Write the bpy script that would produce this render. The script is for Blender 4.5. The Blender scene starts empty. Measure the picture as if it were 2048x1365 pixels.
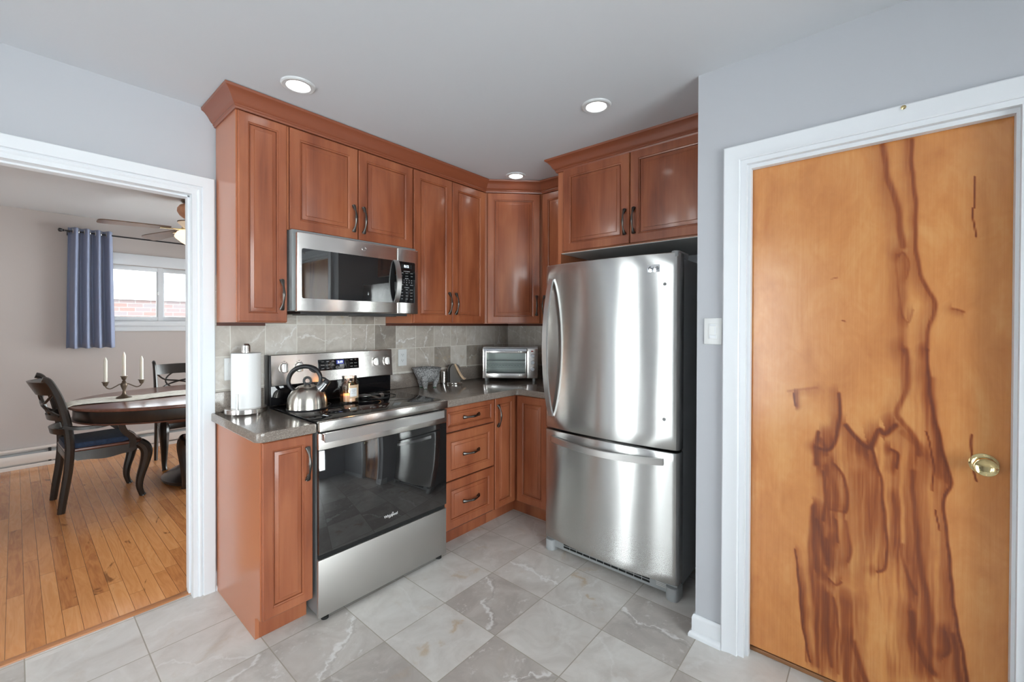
import bpy, bmesh, math, random
import numpy as np
from mathutils import Vector, Matrix

random.seed(7)
rng = np.random.RandomState(3)
S = bpy.context.scene
COL = S.collection
R = math.radians

# ------------------------------------------------------------------ camera
cam = bpy.data.cameras.new('camera')
cam.sensor_width = 36.0
cam.lens = 853.86 / 2048 * 36.0
cam.shift_x = -1.81 / 2048
cam.shift_y = -25.8 / 2048
cam.clip_start = 0.02
co = bpy.data.objects.new('camera', cam)
COL.objects.link(co)
_a, _b, _c = R(40.5906), R(0.4394), R(0.1415)
_f = Vector((math.cos(_a) * math.cos(_b), math.sin(_a) * math.cos(_b), -math.sin(_b)))
_r = Vector((math.sin(_a), -math.cos(_a), 0))
_u = _r.cross(_f)
_r2 = _r * math.cos(_c) + _u * math.sin(_c)
_u2 = _u * math.cos(_c) - _r * math.sin(_c)
mw = Matrix((_r2, _u2, -_f)).transposed().to_4x4()
mw.translation = Vector((-2.9526, -2.5903, 1.3687))
co.matrix_world = mw
S.camera = co

# ------------------------------------------------------------------ world, daylight, exposure
w = bpy.data.worlds.new('sky')
S.world = w
w.use_nodes = True
bg = w.node_tree.nodes['Background']
bg.inputs['Color'].default_value = (0.93, 0.965, 1.0, 1)
bg.inputs['Strength'].default_value = 14.5
S.view_settings.view_transform = 'Standard'
S.view_settings.look = 'None'
S.view_settings.exposure = 0.0
S.view_settings.gamma = 1.0
S.view_settings.use_curve_mapping = False
SKY_OPEN = [  # daylight portals in the window and glass-door openings: centre, size, direction the light travels
    ((-4.74, -1.54, 1.2), (0.40, 1.8), (1, 0, 0)),
    ((-4.74, -0.36, 1.05), (0.54, 1.95), (1, 0, 0)),
    ((-2.9, -4.74, 1.25), (2.6, 1.9), (0, 1, 0)),
    ((.24, 1.9, 1.2), (2.6, 1.9), (-1, 0, 0)),
    ((-1.75, 3.67, 1.7), (1.1, 0.52), (0, -1, 0)),
]
for i, (c, sz, d) in enumerate(SKY_OPEN):
    l = bpy.data.lights.new('daylight_portal', 'AREA')
    l.shape = 'RECTANGLE'
    l.size, l.size_y = sz
    l.cycles.is_portal = True
    o = bpy.data.objects.new('daylight_portal', l)
    COL.objects.link(o)
    o.location = c
    o.rotation_euler = Vector(d).to_track_quat('-Z', 'Z').to_euler()


# ------------------------------------------------------------------ mesh helpers
class MB:
    def __init__(s):
        s.v, s.f, s.mi = [], [], []
        s.cur = 0

    def add(s, vs, fs):
        n = len(s.v)
        s.v += [tuple(p) for p in vs]
        for f in fs:
            s.f.append(tuple(n + i for i in f))
            s.mi.append(s.cur)
        return s

    def box(s, x0, x1, y0, y1, z0, z1, b=0.0, seg=2):
        x0, x1 = sorted((x0, x1)); y0, y1 = sorted((y0, y1)); z0, z1 = sorted((z0, z1))
        if b <= 0:
            s.add([(x0, y0, z0), (x1, y0, z0), (x1, y1, z0), (x0, y1, z0), (x0, y0, z1), (x1, y0, z1), (x1, y1, z1), (x0, y1, z1)],
                  [(0, 3, 2, 1), (4, 5, 6, 7), (0, 1, 5, 4), (1, 2, 6, 5), (2, 3, 7, 6), (3, 0, 4, 7)])
            return s
        bm = bmesh.new()
        bmesh.ops.create_cube(bm, size=1)
        for v in bm.verts:
            v.co = Vector(((x0 + x1) / 2 + v.co.x * (x1 - x0), (y0 + y1) / 2 + v.co.y * (y1 - y0), (z0 + z1) / 2 + v.co.z * (z1 - z0)))
        bmesh.ops.bevel(bm, geom=bm.edges[:], offset=b, segments=seg, affect='EDGES', profile=0.5)
        return s.bm(bm)

    def bm(s, bm, M=None):
        bm.verts.index_update()
        vs = [(M @ v.co if M else v.co) for v in bm.verts]
        s.add(vs, [[v.index for v in f.verts] for f in bm.faces])
        bm.free()
        return s

    def prism(s, poly, z0, z1, b=0.0):
        """polygon in xy extruded along z (counter-clockwise from above)"""
        n = len(poly)
        if b > 0:
            bm = bmesh.new()
            lo = [bm.verts.new((x, y, z0)) for x, y in poly]
            hi = [bm.verts.new((x, y, z1)) for x, y in poly]
            bm.faces.new(lo[::-1]); top = bm.faces.new(hi)
            for i in range(n):
                bm.faces.new((lo[i], lo[(i + 1) % n], hi[(i + 1) % n], hi[i]))
            ed = [e for e in bm.edges if abs(e.verts[0].co.z - e.verts[1].co.z) < 1e-6]
            bmesh.ops.bevel(bm, geom=ed, offset=b, segments=3, affect='EDGES', profile=0.5)
            return s.bm(bm)
        s.add([(x, y, z0) for x, y in poly] + [(x, y, z1) for x, y in poly],
              [tuple(range(n))[::-1], tuple(range(n, 2 * n))] + [(i, (i + 1) % n, n + (i + 1) % n, n + i) for i in range(n)])
        return s

    def lathe(s, prof, c=(0, 0, 0), n=40, M=None, sx=1, sy=1, rip=None):
        """prof: (radius, height) pairs"""
        vs, fs = [], []
        m = len(prof)
        for k in range(n):
            a = 2 * math.pi * k / n
            g = rip(a) if rip else 1
            for r, z in prof:
                p = Vector((r * math.cos(a) * sx * g, r * math.sin(a) * sy * g, z))
                if M: p = M @ p
                vs.append((p.x + c[0], p.y + c[1], p.z + c[2]))
        for k in range(n):
            k2 = (k + 1) % n
            for j in range(m - 1):
                fs.append((k * m + j, k2 * m + j, k2 * m + j + 1, k * m + j + 1))
        for j, flip in ((0, True), (m - 1, False)):
            if prof[j][0] > 1e-6 and tuple(prof[0]) != tuple(prof[-1]):
                ring = [k * m + j for k in range(n)]
                fs.append(tuple(ring[::-1] if flip else ring))
        s.add(vs, fs)
        return s

    def tube(s, pts, r, n=10, cap=True, up=None, w=None, closed=False):
        """round (or elliptic: w=(wu,wv) multipliers) tube along points"""
        P = [Vector(p) for p in pts]
        m = len(P)
        rr = r if isinstance(r, (list, tuple)) else [r] * m
        vs, fs = [], []
        U = None
        for i, p in enumerate(P):
            t = (P[(i + 1) % m] - P[i - 1]) if closed else (P[min(i + 1, m - 1)] - P[max(i - 1, 0)])
            t.normalize()
            if U is None or up is not None:
                q = Vector(up) if up is not None else (Vector((0, 0, 1)) if abs(t.z) < .9 else Vector((1, 0, 0)))
                U = q - t * q.dot(t); U.normalize()
            else:
                U = U - t * U.dot(t); U.normalize()
            V = t.cross(U)
            wu, wv = w if w else (1, 1)
            for k in range(n):
                a = 2 * math.pi * (k + (.5 if n == 4 else 0)) / n
                e = math.sqrt(2) if n == 4 else 1
                vs.append(p + U * math.cos(a) * rr[i] * wu * e + V * math.sin(a) * rr[i] * wv * e)
        for i in range(m if closed else m - 1):
            j = (i + 1) % m
            for k in range(n):
                k2 = (k + 1) % n
                fs.append((i * n + k, i * n + k2, j * n + k2, j * n + k))
        if cap and not closed:
            fs.append(tuple(range(n))[::-1]); fs.append(tuple(range((m - 1) * n, m * n)))
        s.add(vs, fs)
        return s

    def bar(s, pts, wd, ht, up=(0, 0, 1)):
        """rectangular bar: ht along `up`, wd across"""
        return s.tube(pts, 0.5, n=4, up=up, w=(ht, wd))

    def sweep(s, path, prof, cap=True):
        """open horizontal path in xy; prof = closed (offset, z) polygon; offset goes to the right of the direction of travel"""
        P = [Vector((p[0], p[1])) for p in path]
        m, q = len(P), len(prof)
        vs, fs = [], []
        for i, p in enumerate(P):
            d0 = (P[i] - P[i - 1]).normalized() if i else (P[1] - P[0]).normalized()
            d1 = (P[i + 1] - P[i]).normalized() if i < m - 1 else d0
            n0 = Vector((d0.y, -d0.x)); n1 = Vector((d1.y, -d1.x))
            nn = (n0 + n1); nn /= nn.dot(n0) if abs(nn.dot(n0)) > 1e-6 else 1
            for off, z in prof:
                a = p + nn * off
                vs.append((a.x, a.y, z))
        for i in range(m - 1):
            for k in range(q):
                k2 = (k + 1) % q
                fs.append((i * q + k, (i + 1) * q + k, (i + 1) * q + k2, i * q + k2))
        if cap:
            fs.append(tuple(range(q))); fs.append(tuple(range((m - 1) * q, m * q))[::-1])
        s.add(vs, fs)
        return s

    def panel(s, O, U, V, wd, ht, rings, back=0.02):
        """door leaf: rings = (inset, height above the plane O,U,V); N = U x V"""
        O, U, V = Vector(O), Vector(U), Vector(V)
        N = U.cross(V)
        vs, fs = [], []
        R_ = [(0, -back)] + rings
        for ins, h in R_:
            for a, b in ((ins, ins), (wd - ins, ins), (wd - ins, ht - ins), (ins, ht - ins)):
                vs.append(O + U * a + V * b + N * h)
        for i in range(len(R_) - 1):
            for k in range(4):
                k2 = (k + 1) % 4
                fs.append((i * 4 + k, i * 4 + k2, i * 4 + 4 + k2, i * 4 + 4 + k))
        n = (len(R_) - 1) * 4
        fs.append((n, n + 1, n + 2, n + 3)); fs.append((3, 2, 1, 0))
        s.add(vs, fs)
        return s

    def map(s, M):
        s.v = [tuple(M @ Vector(p)) for p in s.v]
        return s

    def mesh(s, name, mats, smooth=35):
        me = bpy.data.meshes.new(name)
        me.from_pydata(s.v, [], s.f)
        bm = bmesh.new(); bm.from_mesh(me)
        bmesh.ops.recalc_face_normals(bm, faces=bm.faces)
        bm.to_mesh(me); bm.free()
        for m in (mats if isinstance(mats, (list, tuple)) else [mats]):
            me.materials.append(m)
        for p, i in zip(me.polygons, s.mi):
            p.material_index = i
        if smooth:
            for p in me.polygons: p.use_smooth = True
            me.set_sharp_from_angle(angle=R(smooth))
        return me


def origin(o):
    v = Vector((0, 0, 0))
    while o:
        v += o.location; o = o.parent
    return v


def obj(name, mb, mats, parent=None, label=None, smooth=35, local=False):
    """one mesh object; vertices given in world space unless local"""
    if parent and not local:
        d = origin(parent)
        mb.v = [(p[0] - d.x, p[1] - d.y, p[2] - d.z) for p in mb.v]
    o = bpy.data.objects.new(name, mb.mesh(name, mats, smooth))
    COL.objects.link(o)
    o.parent = parent
    if label: o['label'] = label
    return o


def thing(name, label, cat, loc=(0, 0, 0), rotz=0, group=None):
    o = bpy.data.objects.new(name, None)
    COL.objects.link(o)
    o.empty_display_size = .05
    o.location = loc; o.rotation_euler = (0, 0, rotz)
    o['label'] = label; o['category'] = cat
    if group: o['group'] = group
    return o


def tag(o, label, cat, group=None):
    o['label'] = label; o['category'] = cat
    if group: o['group'] = group
    return o


def struct(name, mb, mats, label=None, smooth=35):
    o = obj(name, mb, mats, smooth=smooth)
    o['kind'] = 'structure'
    if label: o['label'] = label
    return o


def center(o):
    """move a single-mesh thing's origin to the bottom centre of its mesh"""
    vs = np.array([v.co[:] for v in o.data.vertices])
    c = Vector(((vs[:, 0].min() + vs[:, 0].max()) / 2, (vs[:, 1].min() + vs[:, 1].max()) / 2, vs[:, 2].min()))
    o.data.transform(Matrix.Translation(-c)); o.location = o.location + c
    return o


def dup(o, parent=None):
    c = o.copy(); COL.objects.link(c); c.parent = parent
    for ch in list(o.children):
        dup(ch, c)
    return c


def text(mb, s, size, O, U, V, align='CENTER', depth=0.0006, bold=0.0, sx=1.0):
    cu = bpy.data.curves.new('t', 'FONT')
    cu.body = s; cu.size = size; cu.align_x = align; cu.align_y = 'CENTER'
    cu.extrude = 0; cu.offset = bold; cu.resolution_u = 3
    to = bpy.data.objects.new('t', cu)
    COL.objects.link(to)
    dg = bpy.context.evaluated_depsgraph_get(); dg.update()
    me = bpy.data.meshes.new_from_object(to.evaluated_get(dg))
    O, U, V = Vector(O), Vector(U), Vector(V); N = U.cross(V)
    mb.add([O + U * v.co.x * sx + V * v.co.y + N * depth for v in me.vertices], [tuple(p.vertices) for p in me.polygons])
    bpy.data.objects.remove(to); bpy.data.curves.remove(cu); bpy.data.meshes.remove(me)
    return mb


def arc(c, r, a0, a1, n, ax=('x', 'z')):
    out = []
    for i in range(n + 1):
        a = R(a0 + (a1 - a0) * i / n)
        p = {'x': c[0], 'y': c[1], 'z': c[2]}
        p[ax[0]] += r * math.cos(a); p[ax[1]] += r * math.sin(a)
        out.append((p['x'], p['y'], p['z']))
    return out


def smooth_path(pts, n=6):
    """Catmull-Rom through points"""
    P = [Vector(p) for p in pts]
    out = []
    for i in range(len(P) - 1):
        p0, p1, p2, p3 = P[max(i - 1, 0)], P[i], P[i + 1], P[min(i + 2, len(P) - 1)]
        for k in range(n):
            t = k / n
            out.append(.5 * ((2 * p1) + (p2 - p0) * t + (2 * p0 - 5 * p1 + 4 * p2 - p3) * t * t + (3 * p1 - p0 - 3 * p2 + p3) * t ** 3))
    out.append(P[-1])
    return out


# ------------------------------------------------------------------ materials
class NT:
    def __init__(s, name):
        s.m = bpy.data.materials.new(name); s.m.use_nodes = True
        s.t = s.m.node_tree; s.n = s.t.nodes
        s.p = s.n['Principled BSDF']; s.out = s.n['Material Output']

    def new(s, typ, **kw):
        nd = s.n.new(typ)
        for k, v in kw.items():
            if k in nd.inputs.keys() if isinstance(k, str) else False: pass
            setattr(nd, k, v)
        return nd

    def put(s, sock, v):
        if isinstance(v, bpy.types.NodeSocket): s.t.links.new(v, sock)
        elif isinstance(v, (tuple, list)) and len(v) == 3 and sock.type == 'RGBA': sock.default_value = (*v, 1)
        else: sock.default_value = v

    def math(s, op, a, b=None, c=None, clamp=False):
        nd = s.new('ShaderNodeMath', operation=op, use_clamp=clamp)
        for i, x in enumerate((a, b, c)):
            if x is not None: s.put(nd.inputs[i], x)
        return nd.outputs[0]

    def mapping(s, vec, scale=(1, 1, 1), loc=(0, 0, 0), rot=(0, 0, 0)):
        nd = s.new('ShaderNodeMapping')
        s.put(nd.inputs['Vector'], vec); s.put(nd.inputs['Scale'], scale); s.put(nd.inputs['Location'], loc); s.put(nd.inputs['Rotation'], rot)
        return nd.outputs[0]

    def noise(s, vec, scale, detail=4, rough=.55, dist=0.0, col=False):
        nd = s.new('ShaderNodeTexNoise')
        s.put(nd.inputs['Vector'], vec)
        s.put(nd.inputs['Scale'], scale); s.put(nd.inputs['Detail'], detail); s.put(nd.inputs['Roughness'], rough); s.put(nd.inputs['Distortion'], dist)
        return nd.outputs['Color' if col else 'Fac']

    def ramp(s, fac, stops):
        nd = s.new('ShaderNodeValToRGB')
        s.put(nd.inputs[0], fac)
        e = nd.color_ramp.elements
        while len(e) < len(stops): e.new(.5)
        for k, (p, c) in zip(e, stops):
            k.position = p; k.color = (*c, 1) if len(c) == 3 else c
        return nd.outputs[0]

    def rng(s, v, a, b, c=0.0, d=1.0):
        nd = s.new('ShaderNodeMapRange', interpolation_type='SMOOTHSTEP')
        for i, x in enumerate((v, a, b, c, d)): s.put(nd.inputs[i], x)
        return nd.outputs[0]

    def mix(s, fac, a, b, mode='MIX'):
        nd = s.new('ShaderNodeMix', data_type='RGBA', blend_type=mode)
        s.put(nd.inputs[0], fac); s.put(nd.inputs[6], a); s.put(nd.inputs[7], b)
        return nd.outputs[2]

    def coord(s, k='Object'):
        return s.new('ShaderNodeTexCoord').outputs[k]

    def pos(s):
        return s.new('ShaderNodeNewGeometry').outputs['Position']

    def xyz(s, v):
        nd = s.new('ShaderNodeSeparateXYZ'); s.put(nd.inputs[0], v)
        return nd.outputs

    def comb(s, x, y, z):
        nd = s.new('ShaderNodeCombineXYZ')
        for i, v in enumerate((x, y, z)): s.put(nd.inputs[i], v)
        return nd.outputs[0]

    def vadd(s, a, b):
        nd = s.new('ShaderNodeVectorMath', operation='ADD'); s.put(nd.inputs[0], a); s.put(nd.inputs[1], b)
        return nd.outputs[0]

    def white(s, v):
        nd = s.new('ShaderNodeTexWhiteNoise', noise_dimensions='3D'); s.put(nd.inputs['Vector'], v)
        return nd.outputs

    def bump(s, h, strength=.3, dist=.002):
        nd = s.new('ShaderNodeBump')
        s.put(nd.inputs['Height'], h); s.put(nd.inputs['Strength'], strength); s.put(nd.inputs['Distance'], dist)
        s.put(s.p.inputs['Normal'], nd.outputs[0])

    def set(s, **kw):
        names = dict(color='Base Color', rough='Roughness', metal='Metallic', spec='Specular IOR Level', coat='Coat Weight', coatr='Coat Roughness', aniso='Anisotropic',
                     anrot='Anisotropic Rotation', trans='Transmission Weight', ior='IOR', emit='Emission Color', emits='Emission Strength', sss='Subsurface Weight', alpha='Alpha', sheen='Sheen Weight')
        for k, v in kw.items(): s.put(s.p.inputs[names[k]], v)
        return s.m


def sr(r, g, b):
    f = lambda c: (c / 255 / 12.92) if c <= 10 else ((c / 255 + .055) / 1.055) ** 2.4
    return (f(r), f(g), f(b))


def plain(name, color, rough=.5, **kw):
    return NT(name).set(color=color, rough=rough, **kw)


def wall_paint(name, color):
    n = NT(name)
    h = n.noise(n.pos(), 350, 2)
    n.bump(h, .06, .001)
    return n.set(color=color, rough=.55, spec=.3)


M = {}
M['wall'] = wall_paint('kitchen_wall_paint', (.445, .455, .485))
M['ceil'] = wall_paint('lit_grey_ceiling_paint', (.57, .585, .615))  # same grey as the walls, its stronger light put into the colour
M['dwall'] = wall_paint('dining_wall_paint', (.47, .42, .40))
M['dceil'] = wall_paint('dining_ceiling_paint', (.62, .61, .615))
M['white'] = plain('white_trim_paint', (.68, .70, .73), .32)
M['plate'] = plain('white_plastic', (.70, .71, .71), .3)
M['canring'] = plain('white_can_trim', (.55, .56, .57), .35)
M['bronze'] = plain('dark_bronze', (.115, .105, .098), .28, metal=1)
M['blackplastic'] = plain('black_plastic', (.012, .012, .014), .35)
M['blackglass'] = plain('black_glass', (.006, .006, .007), .012, spec=.6)
M['ovenglass'] = plain('oven_door_glass', (.010, .010, .0105), .012, ior=1.95)
M['rubber'] = plain('black_rubber', (.01, .01, .01), .7)
M['ink'] = plain('white_print', (.6, .6, .6), .5)
M['greyink'] = plain('grey_print', (.25, .25, .25), .5)
M['inkdark'] = plain('dark_print', (.02, .02, .02), .5)
M['caseg'] = plain('charcoal_painted_steel', (.19, .20, .205), .45, spec=.4)
M['greyplastic'] = plain('grey_plastic', (.30, .31, .315), .4)
M['brass'] = plain('polished_brass', (.72, .58, .30), .16, metal=1)
M['pewter'] = plain('antique_pewter', (.16, .12, .09), .38, metal=.9)
M['wax'] = plain('ivory_wax', (.80, .77, .68), .5, sss=.1)
M['chrome'] = plain('chrome', (.72, .73, .74), .12, metal=1)
M['darkslot'] = plain('dark_slot', (.004, .004, .004), .8)


def cherry():
    n = NT('cherry_stained_maple')
    c = n.coord()
    rnd = n.new('ShaderNodeObjectInfo').outputs['Random']
    off = n.comb(n.math('MULTIPLY', rnd, 13.0), n.math('MULTIPLY', rnd, 7.0), n.math('MULTIPLY', rnd, 5.0))
    v = n.vadd(c, off)
    grain = n.noise(n.mapping(v, (70, 70, 2.2)), 1.0, 5, .6, .6)
    cloud = n.noise(n.mapping(v, (9, 9, 2.0)), 1.0, 3, .5, .4)
    col = n.ramp(n.math('ADD', n.math('MULTIPLY', grain, .22), n.math('MULTIPLY', cloud, .78)),
                 [(.30, (.175, .043, .018)), (.5, (.285, .083, .035)), (.70, (.375, .128, .056))])
    n.bump(grain, .05, .0006)
    return n.set(color=col, rough=.38, spec=.45, coat=.35, coatr=.15)


M['cherry'] = cherry()
M['cherryside'] = plain('cherry_side_lit', (.40, .135, .060), .30, spec=.5, coat=.4, coatr=.2)  # door cherry lightened; reflected light on side panels put into the colour
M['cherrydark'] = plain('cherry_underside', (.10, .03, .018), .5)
M['crown'] = plain('cherry_crown', (.225, .062, .028), .34, spec=.5, coat=.3, coatr=.2)


def fridge_steel():
    n = NT('fridge_stainless')
    c = n.coord()
    tan = n.new('ShaderNodeTangent', direction_type='RADIAL', axis='Z')
    n.put(n.p.inputs['Tangent'], tan.outputs[0])
    lo = n.noise(n.mapping(c, (1.6, 5, 1.1)), 1.0, 1, .4)
    n.bump(lo, 1.0, .004)
    return n.set(color=(.58, .58, .57), metal=1, rough=.27, aniso=1.0, anrot=.25)


def steel(name, color=(.86, .83, .80), rough=.25, aniso=.75, wav=0.0, scale=(2, 2, 900), rot=.25):
    n = NT(name)
    c = n.coord()
    br = n.noise(n.mapping(c, scale), 1.0, 3, .6)
    tan = n.new('ShaderNodeTangent', direction_type='RADIAL', axis='Z')
    n.put(n.p.inputs['Tangent'], tan.outputs[0])
    if wav:
        lo = n.noise(n.mapping(c, (1.6, 5, 1.1)), 1.0, 1, .4)
        n.bump(lo, 1.0, wav)
    return n.set(color=color, metal=1, rough=n.rng(br, .3, .7, rough * .93, rough * 1.07), aniso=aniso, anrot=rot)


M['steel'] = steel('brushed_stainless')
M['fsteel'] = fridge_steel()
M['satin'] = plain('satin_stainless', (.60, .59, .58), .3, metal=1)
M['ksteel'] = steel('kettle_stainless', (.62, .58, .52), .25, .6, scale=(3, 3, 300))


def counter():
    n = NT('speckled_quartz')
    c = n.pos()
    v = n.new('ShaderNodeTexVoronoi'); n.put(v.inputs['Vector'], c); n.put(v.inputs['Scale'], 620.0)
    r = n.xyz(v.outputs['Color'])
    base = n.ramp(r[0], [(0, (.150, .124, .106)), (.55, (.210, .176, .152)), (.88, (.255, .218, .19)), (.96, (.42, .365, .31))])
    return n.set(color=base, rough=.13, spec=.55)


M['counter'] = counter()


def tile(name, attr_pitch, floor=True):
    """stone-look porcelain; tile tone, vein and ochre amounts come from the 'tile' face attribute, grout from 'tuv'"""
    n = NT(name)
    at = n.new('ShaderNodeAttribute', attribute_name='tile'); A = n.xyz(at.outputs['Color'])
    tv = n.new('ShaderNodeAttribute', attribute_name='tuv'); T = [n.math('SUBTRACT', k_, .5) for k_ in list(n.xyz(tv.outputs['Color']))[:2]]
    rv = n.new('ShaderNodeAttribute', attribute_name='trnd'); Rn = n.xyz(rv.outputs['Color'])
    p = n.vadd(n.pos(), n.comb(n.math('MULTIPLY', Rn[0], 31.0), n.math('MULTIPLY', Rn[1], 17.0), n.math('MULTIPLY', Rn[2], 23.0)))
    k = 1.0 if floor else 1.7
    big = n.noise(p, 6.0 * k, 6, .62, .8)
    fine = n.noise(p, 38.0 * k, 5, .65)
    tone = n.math('ADD', n.math('MULTIPLY', A[0], .55), n.math('MULTIPLY', big, .72))
    if floor:
        col = n.ramp(tone, [(.18, (.71, .695, .67)), (.42, (.60, .575, .545)), (.70, (.435, .40, .37)), (.95, (.31, .275, .255))])
    else:
        col = n.ramp(tone, [(.20, (.66, .63, .59)), (.45, (.52, .475, .425)), (.75, (.37, .32, .27)), (1.0, (.23, .20, .175))])
    if floor: tone = n.math('ADD', tone, n.math('MULTIPLY', n.math('SUBTRACT', fine, .5), .55))
    else: tone = n.math('ADD', tone, n.math('MULTIPLY', n.math('SUBTRACT', fine, .5), .35))
    # chalky mottling
    mott = n.math('MULTIPLY', n.rng(fine, .52, .66), n.math('MULTIPLY', n.rng(n.noise(p, 9.0 * k, 3), .48, .66), A[1]))
    col = n.mix(n.math('MULTIPLY', mott, .75), col, (.70, .69, .675))
    # one main vein with a warped path
    ang = n.math('MULTIPLY', Rn[1], 6.28)
    wob = n.math('MULTIPLY', n.math('SUBTRACT', n.noise(p, 7.0 * k, 4, .6), .5), .7)
    d = n.math('ADD', n.math('ADD', n.math('MULTIPLY', T[0], n.math('COSINE', ang)), n.math('MULTIPLY', T[1], n.math('SINE', ang))),
               n.math('ADD', wob, n.math('MULTIPLY', n.math('SUBTRACT', Rn[2], .5), .4)))
    wid = n.math('MULTIPLY', n.rng(n.noise(p, 11.0 * k, 3), .3, .7), .075)
    vein = n.math('MULTIPLY', n.rng(n.math('ABSOLUTE', d), wid, 0.0), A[1])
    col = n.mix(n.math('MULTIPLY', vein, .85), col, (.74, .735, .72))
    dk = n.math('MULTIPLY', n.rng(n.math('ABSOLUTE', n.math('ADD', d, .06)), .035, 0.0), n.math('MULTIPLY', A[1], A[0]))
    col = n.mix(n.math('MULTIPLY', dk, .5), col, (.19, .165, .155))
    # ochre streak
    ang2 = n.math('ADD', ang, .9)
    d2 = n.math('ADD', n.math('ADD', n.math('MULTIPLY', T[0], n.math('COSINE', ang2)), n.math('MULTIPLY', T[1], n.math('SINE', ang2))), wob)
    och = n.math('MULTIPLY', n.math('MULTIPLY', n.rng(n.math('ABSOLUTE', d2), .07, 0.0), n.rng(n.noise(p, 10.0 * k, 4), .45, .62)), A[2])
    col = n.mix(n.math('MULTIPLY', och, .7), col, (.44, .31, .17))
    # grout
    e = n.math('MULTIPLY', n.math('SUBTRACT', .5, n.math('MAXIMUM', n.math('ABSOLUTE', T[0]), n.math('ABSOLUTE', T[1]))), attr_pitch)
    g = n.rng(e, .0014 if floor else .0013, .0026 if floor else .0022)
    col = n.mix(g, (.34, .31, .26) if floor else (.68, .66, .60), col)
    n.bump(n.math('ADD', g, n.math('MULTIPLY', big, .25)), .25, .0015)
    return n.set(color=col, rough=.34 if floor else .3, spec=.5)


M['ftile'] = tile('floor_stone_tile', .3375, True)
M['wtile'] = tile('backsplash_stone_tile', .169, False)


def hardwood():
    n = NT('oak_strip_floor')
    P = n.xyz(n.pos())
    W = .0575
    px = n.math('DIVIDE', n.math('ADD', P[0], 10.0), W)
    ix = n.math('FLOOR', px); fx = n.math('FRACT', px)
    r1 = n.white(n.comb(ix, 1.0, 2.0))[0]
    L = 1.05
    py = n.math('DIVIDE', n.math('ADD', P[1], n.math('MULTIPLY', r1, 5.0)), L)
    iy = n.math('FLOOR', py); fy = n.math('FRACT', py)
    wn = n.white(n.comb(ix, iy, 7.0))
    rc = n.xyz(wn[1])
    v = n.vadd(n.pos(), n.comb(n.math('MULTIPLY', rc[0], 20.0), n.math('MULTIPLY', rc[1], 30.0), 0.0))
    grain = n.noise(n.mapping(v, (60, 4.0, 1)), 1.0, 5, .6, 1.2)
    rings = n.noise(n.mapping(v, (14, 1.6, 1)), 1.0, 2, .5, 1.6)
    ringl = n.math('PINGPONG', n.math('MULTIPLY', rings, 9.0), 1.0)
    f = n.math('ADD', n.math('MULTIPLY', grain, .35), n.math('ADD', n.math('MULTIPLY', rc[2], .34), n.math('MULTIPLY', ringl, .14)))
    col = n.ramp(f, [(.08, (.38, .13, .042)), (.34, (.58, .235, .078)), (.55, (.68, .30, .108)), (.8, (.76, .39, .165))])
    kn = n.math('MULTIPLY', n.rng(n.noise(n.mapping(v, (9, 3.2, 1)), 1.0, 3, .6, 2.2), .63, .74), n.rng(rc[1], .45, .6))
    col = n.mix(n.math('MULTIPLY', kn, .75), col, (.14, .055, .02))
    ex = n.math('MULTIPLY', n.math('MINIMUM', fx, n.math('SUBTRACT', 1.0, fx)), W)
    ey = n.math('MULTIPLY', n.math('MINIMUM', fy, n.math('SUBTRACT', 1.0, fy)), L)
    g = n.rng(n.math('MINIMUM', ex, ey), .0004, .0013)
    col = n.mix(g, (.13, .05, .018), col)
    n.bump(g, .3, .001)
    return n.set(color=col, rough=.26, spec=.5, coat=.25, coatr=.15)


M['oak'] = hardwood()
M['oakstrip'] = plain('oak_strip_edge', (.45, .19, .075), .35, coat=.2)


def darkwood():
    n = NT('ebonised_wood')
    g = n.noise(n.mapping(n.coord(), (30, 30, 6)), 1.0, 4)
    return n.set(color=n.ramp(g, [(.3, (.010, .008, .007)), (.7, (.024, .016, .012))]), rough=.3, spec=.5, coat=.3, coatr=.15)


M['ebony'] = darkwood()


def redwood(name, dark, light, rough=.28, sc=(8, 60, 8)):
    n = NT(name)
    g = n.noise(n.mapping(n.coord(), sc), 1.0, 4, .6, .5)
    return n.set(color=n.ramp(g, [(.3, dark), (.7, light)]), rough=rough, coat=.3, coatr=.12)


M['tabletop'] = redwood('mahogany_tabletop', (.13, .048, .030), (.22, .09, .058))
M['seatwood'] = redwood('mahogany_seat', (.09, .03, .018), (.16, .055, .03))


def cushion():
    n = NT('navy_velvet')
    g = n.noise(n.coord(), 60, 4)
    return n.set(color=n.ramp(g, [(.3, (.012, .022, .05)), (.7, (.03, .055, .115))]), rough=.9, sheen=.05)


M['cushion'] = cushion()


def fabric(name, c1, c2, scale=700):
    n = NT(name)
    g = n.noise(n.coord(), scale, 2)
    n.bump(g, .2, .0008)
    return n.set(color=n.mix(g, c1, c2), rough=.9, sheen=.2)


M['curtain'] = fabric('blue_grey_curtain', (.205, .235, .345), (.24, .27, .385))


def runner():
    n = NT('ivory_runner')
    g = n.noise(n.mapping(n.coord(), (25, 90, 25)), 1.0, 4)
    return n.set(color=n.ramp(g, [(.4, (.82, .79, .70)), (.52, (.84, .81, .74)), (.66, (.45, .43, .36))]), rough=.9)


M['runner'] = runner()


def towel():
    n = NT('paper_towel')
    g = n.noise(n.mapping(n.coord(), (160, 160, 90)), 1.0, 2)
    n.bump(g, .35, .002)
    return n.set(color=(.80, .80, .80), rough=.95)


M['paper'] = towel()


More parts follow.
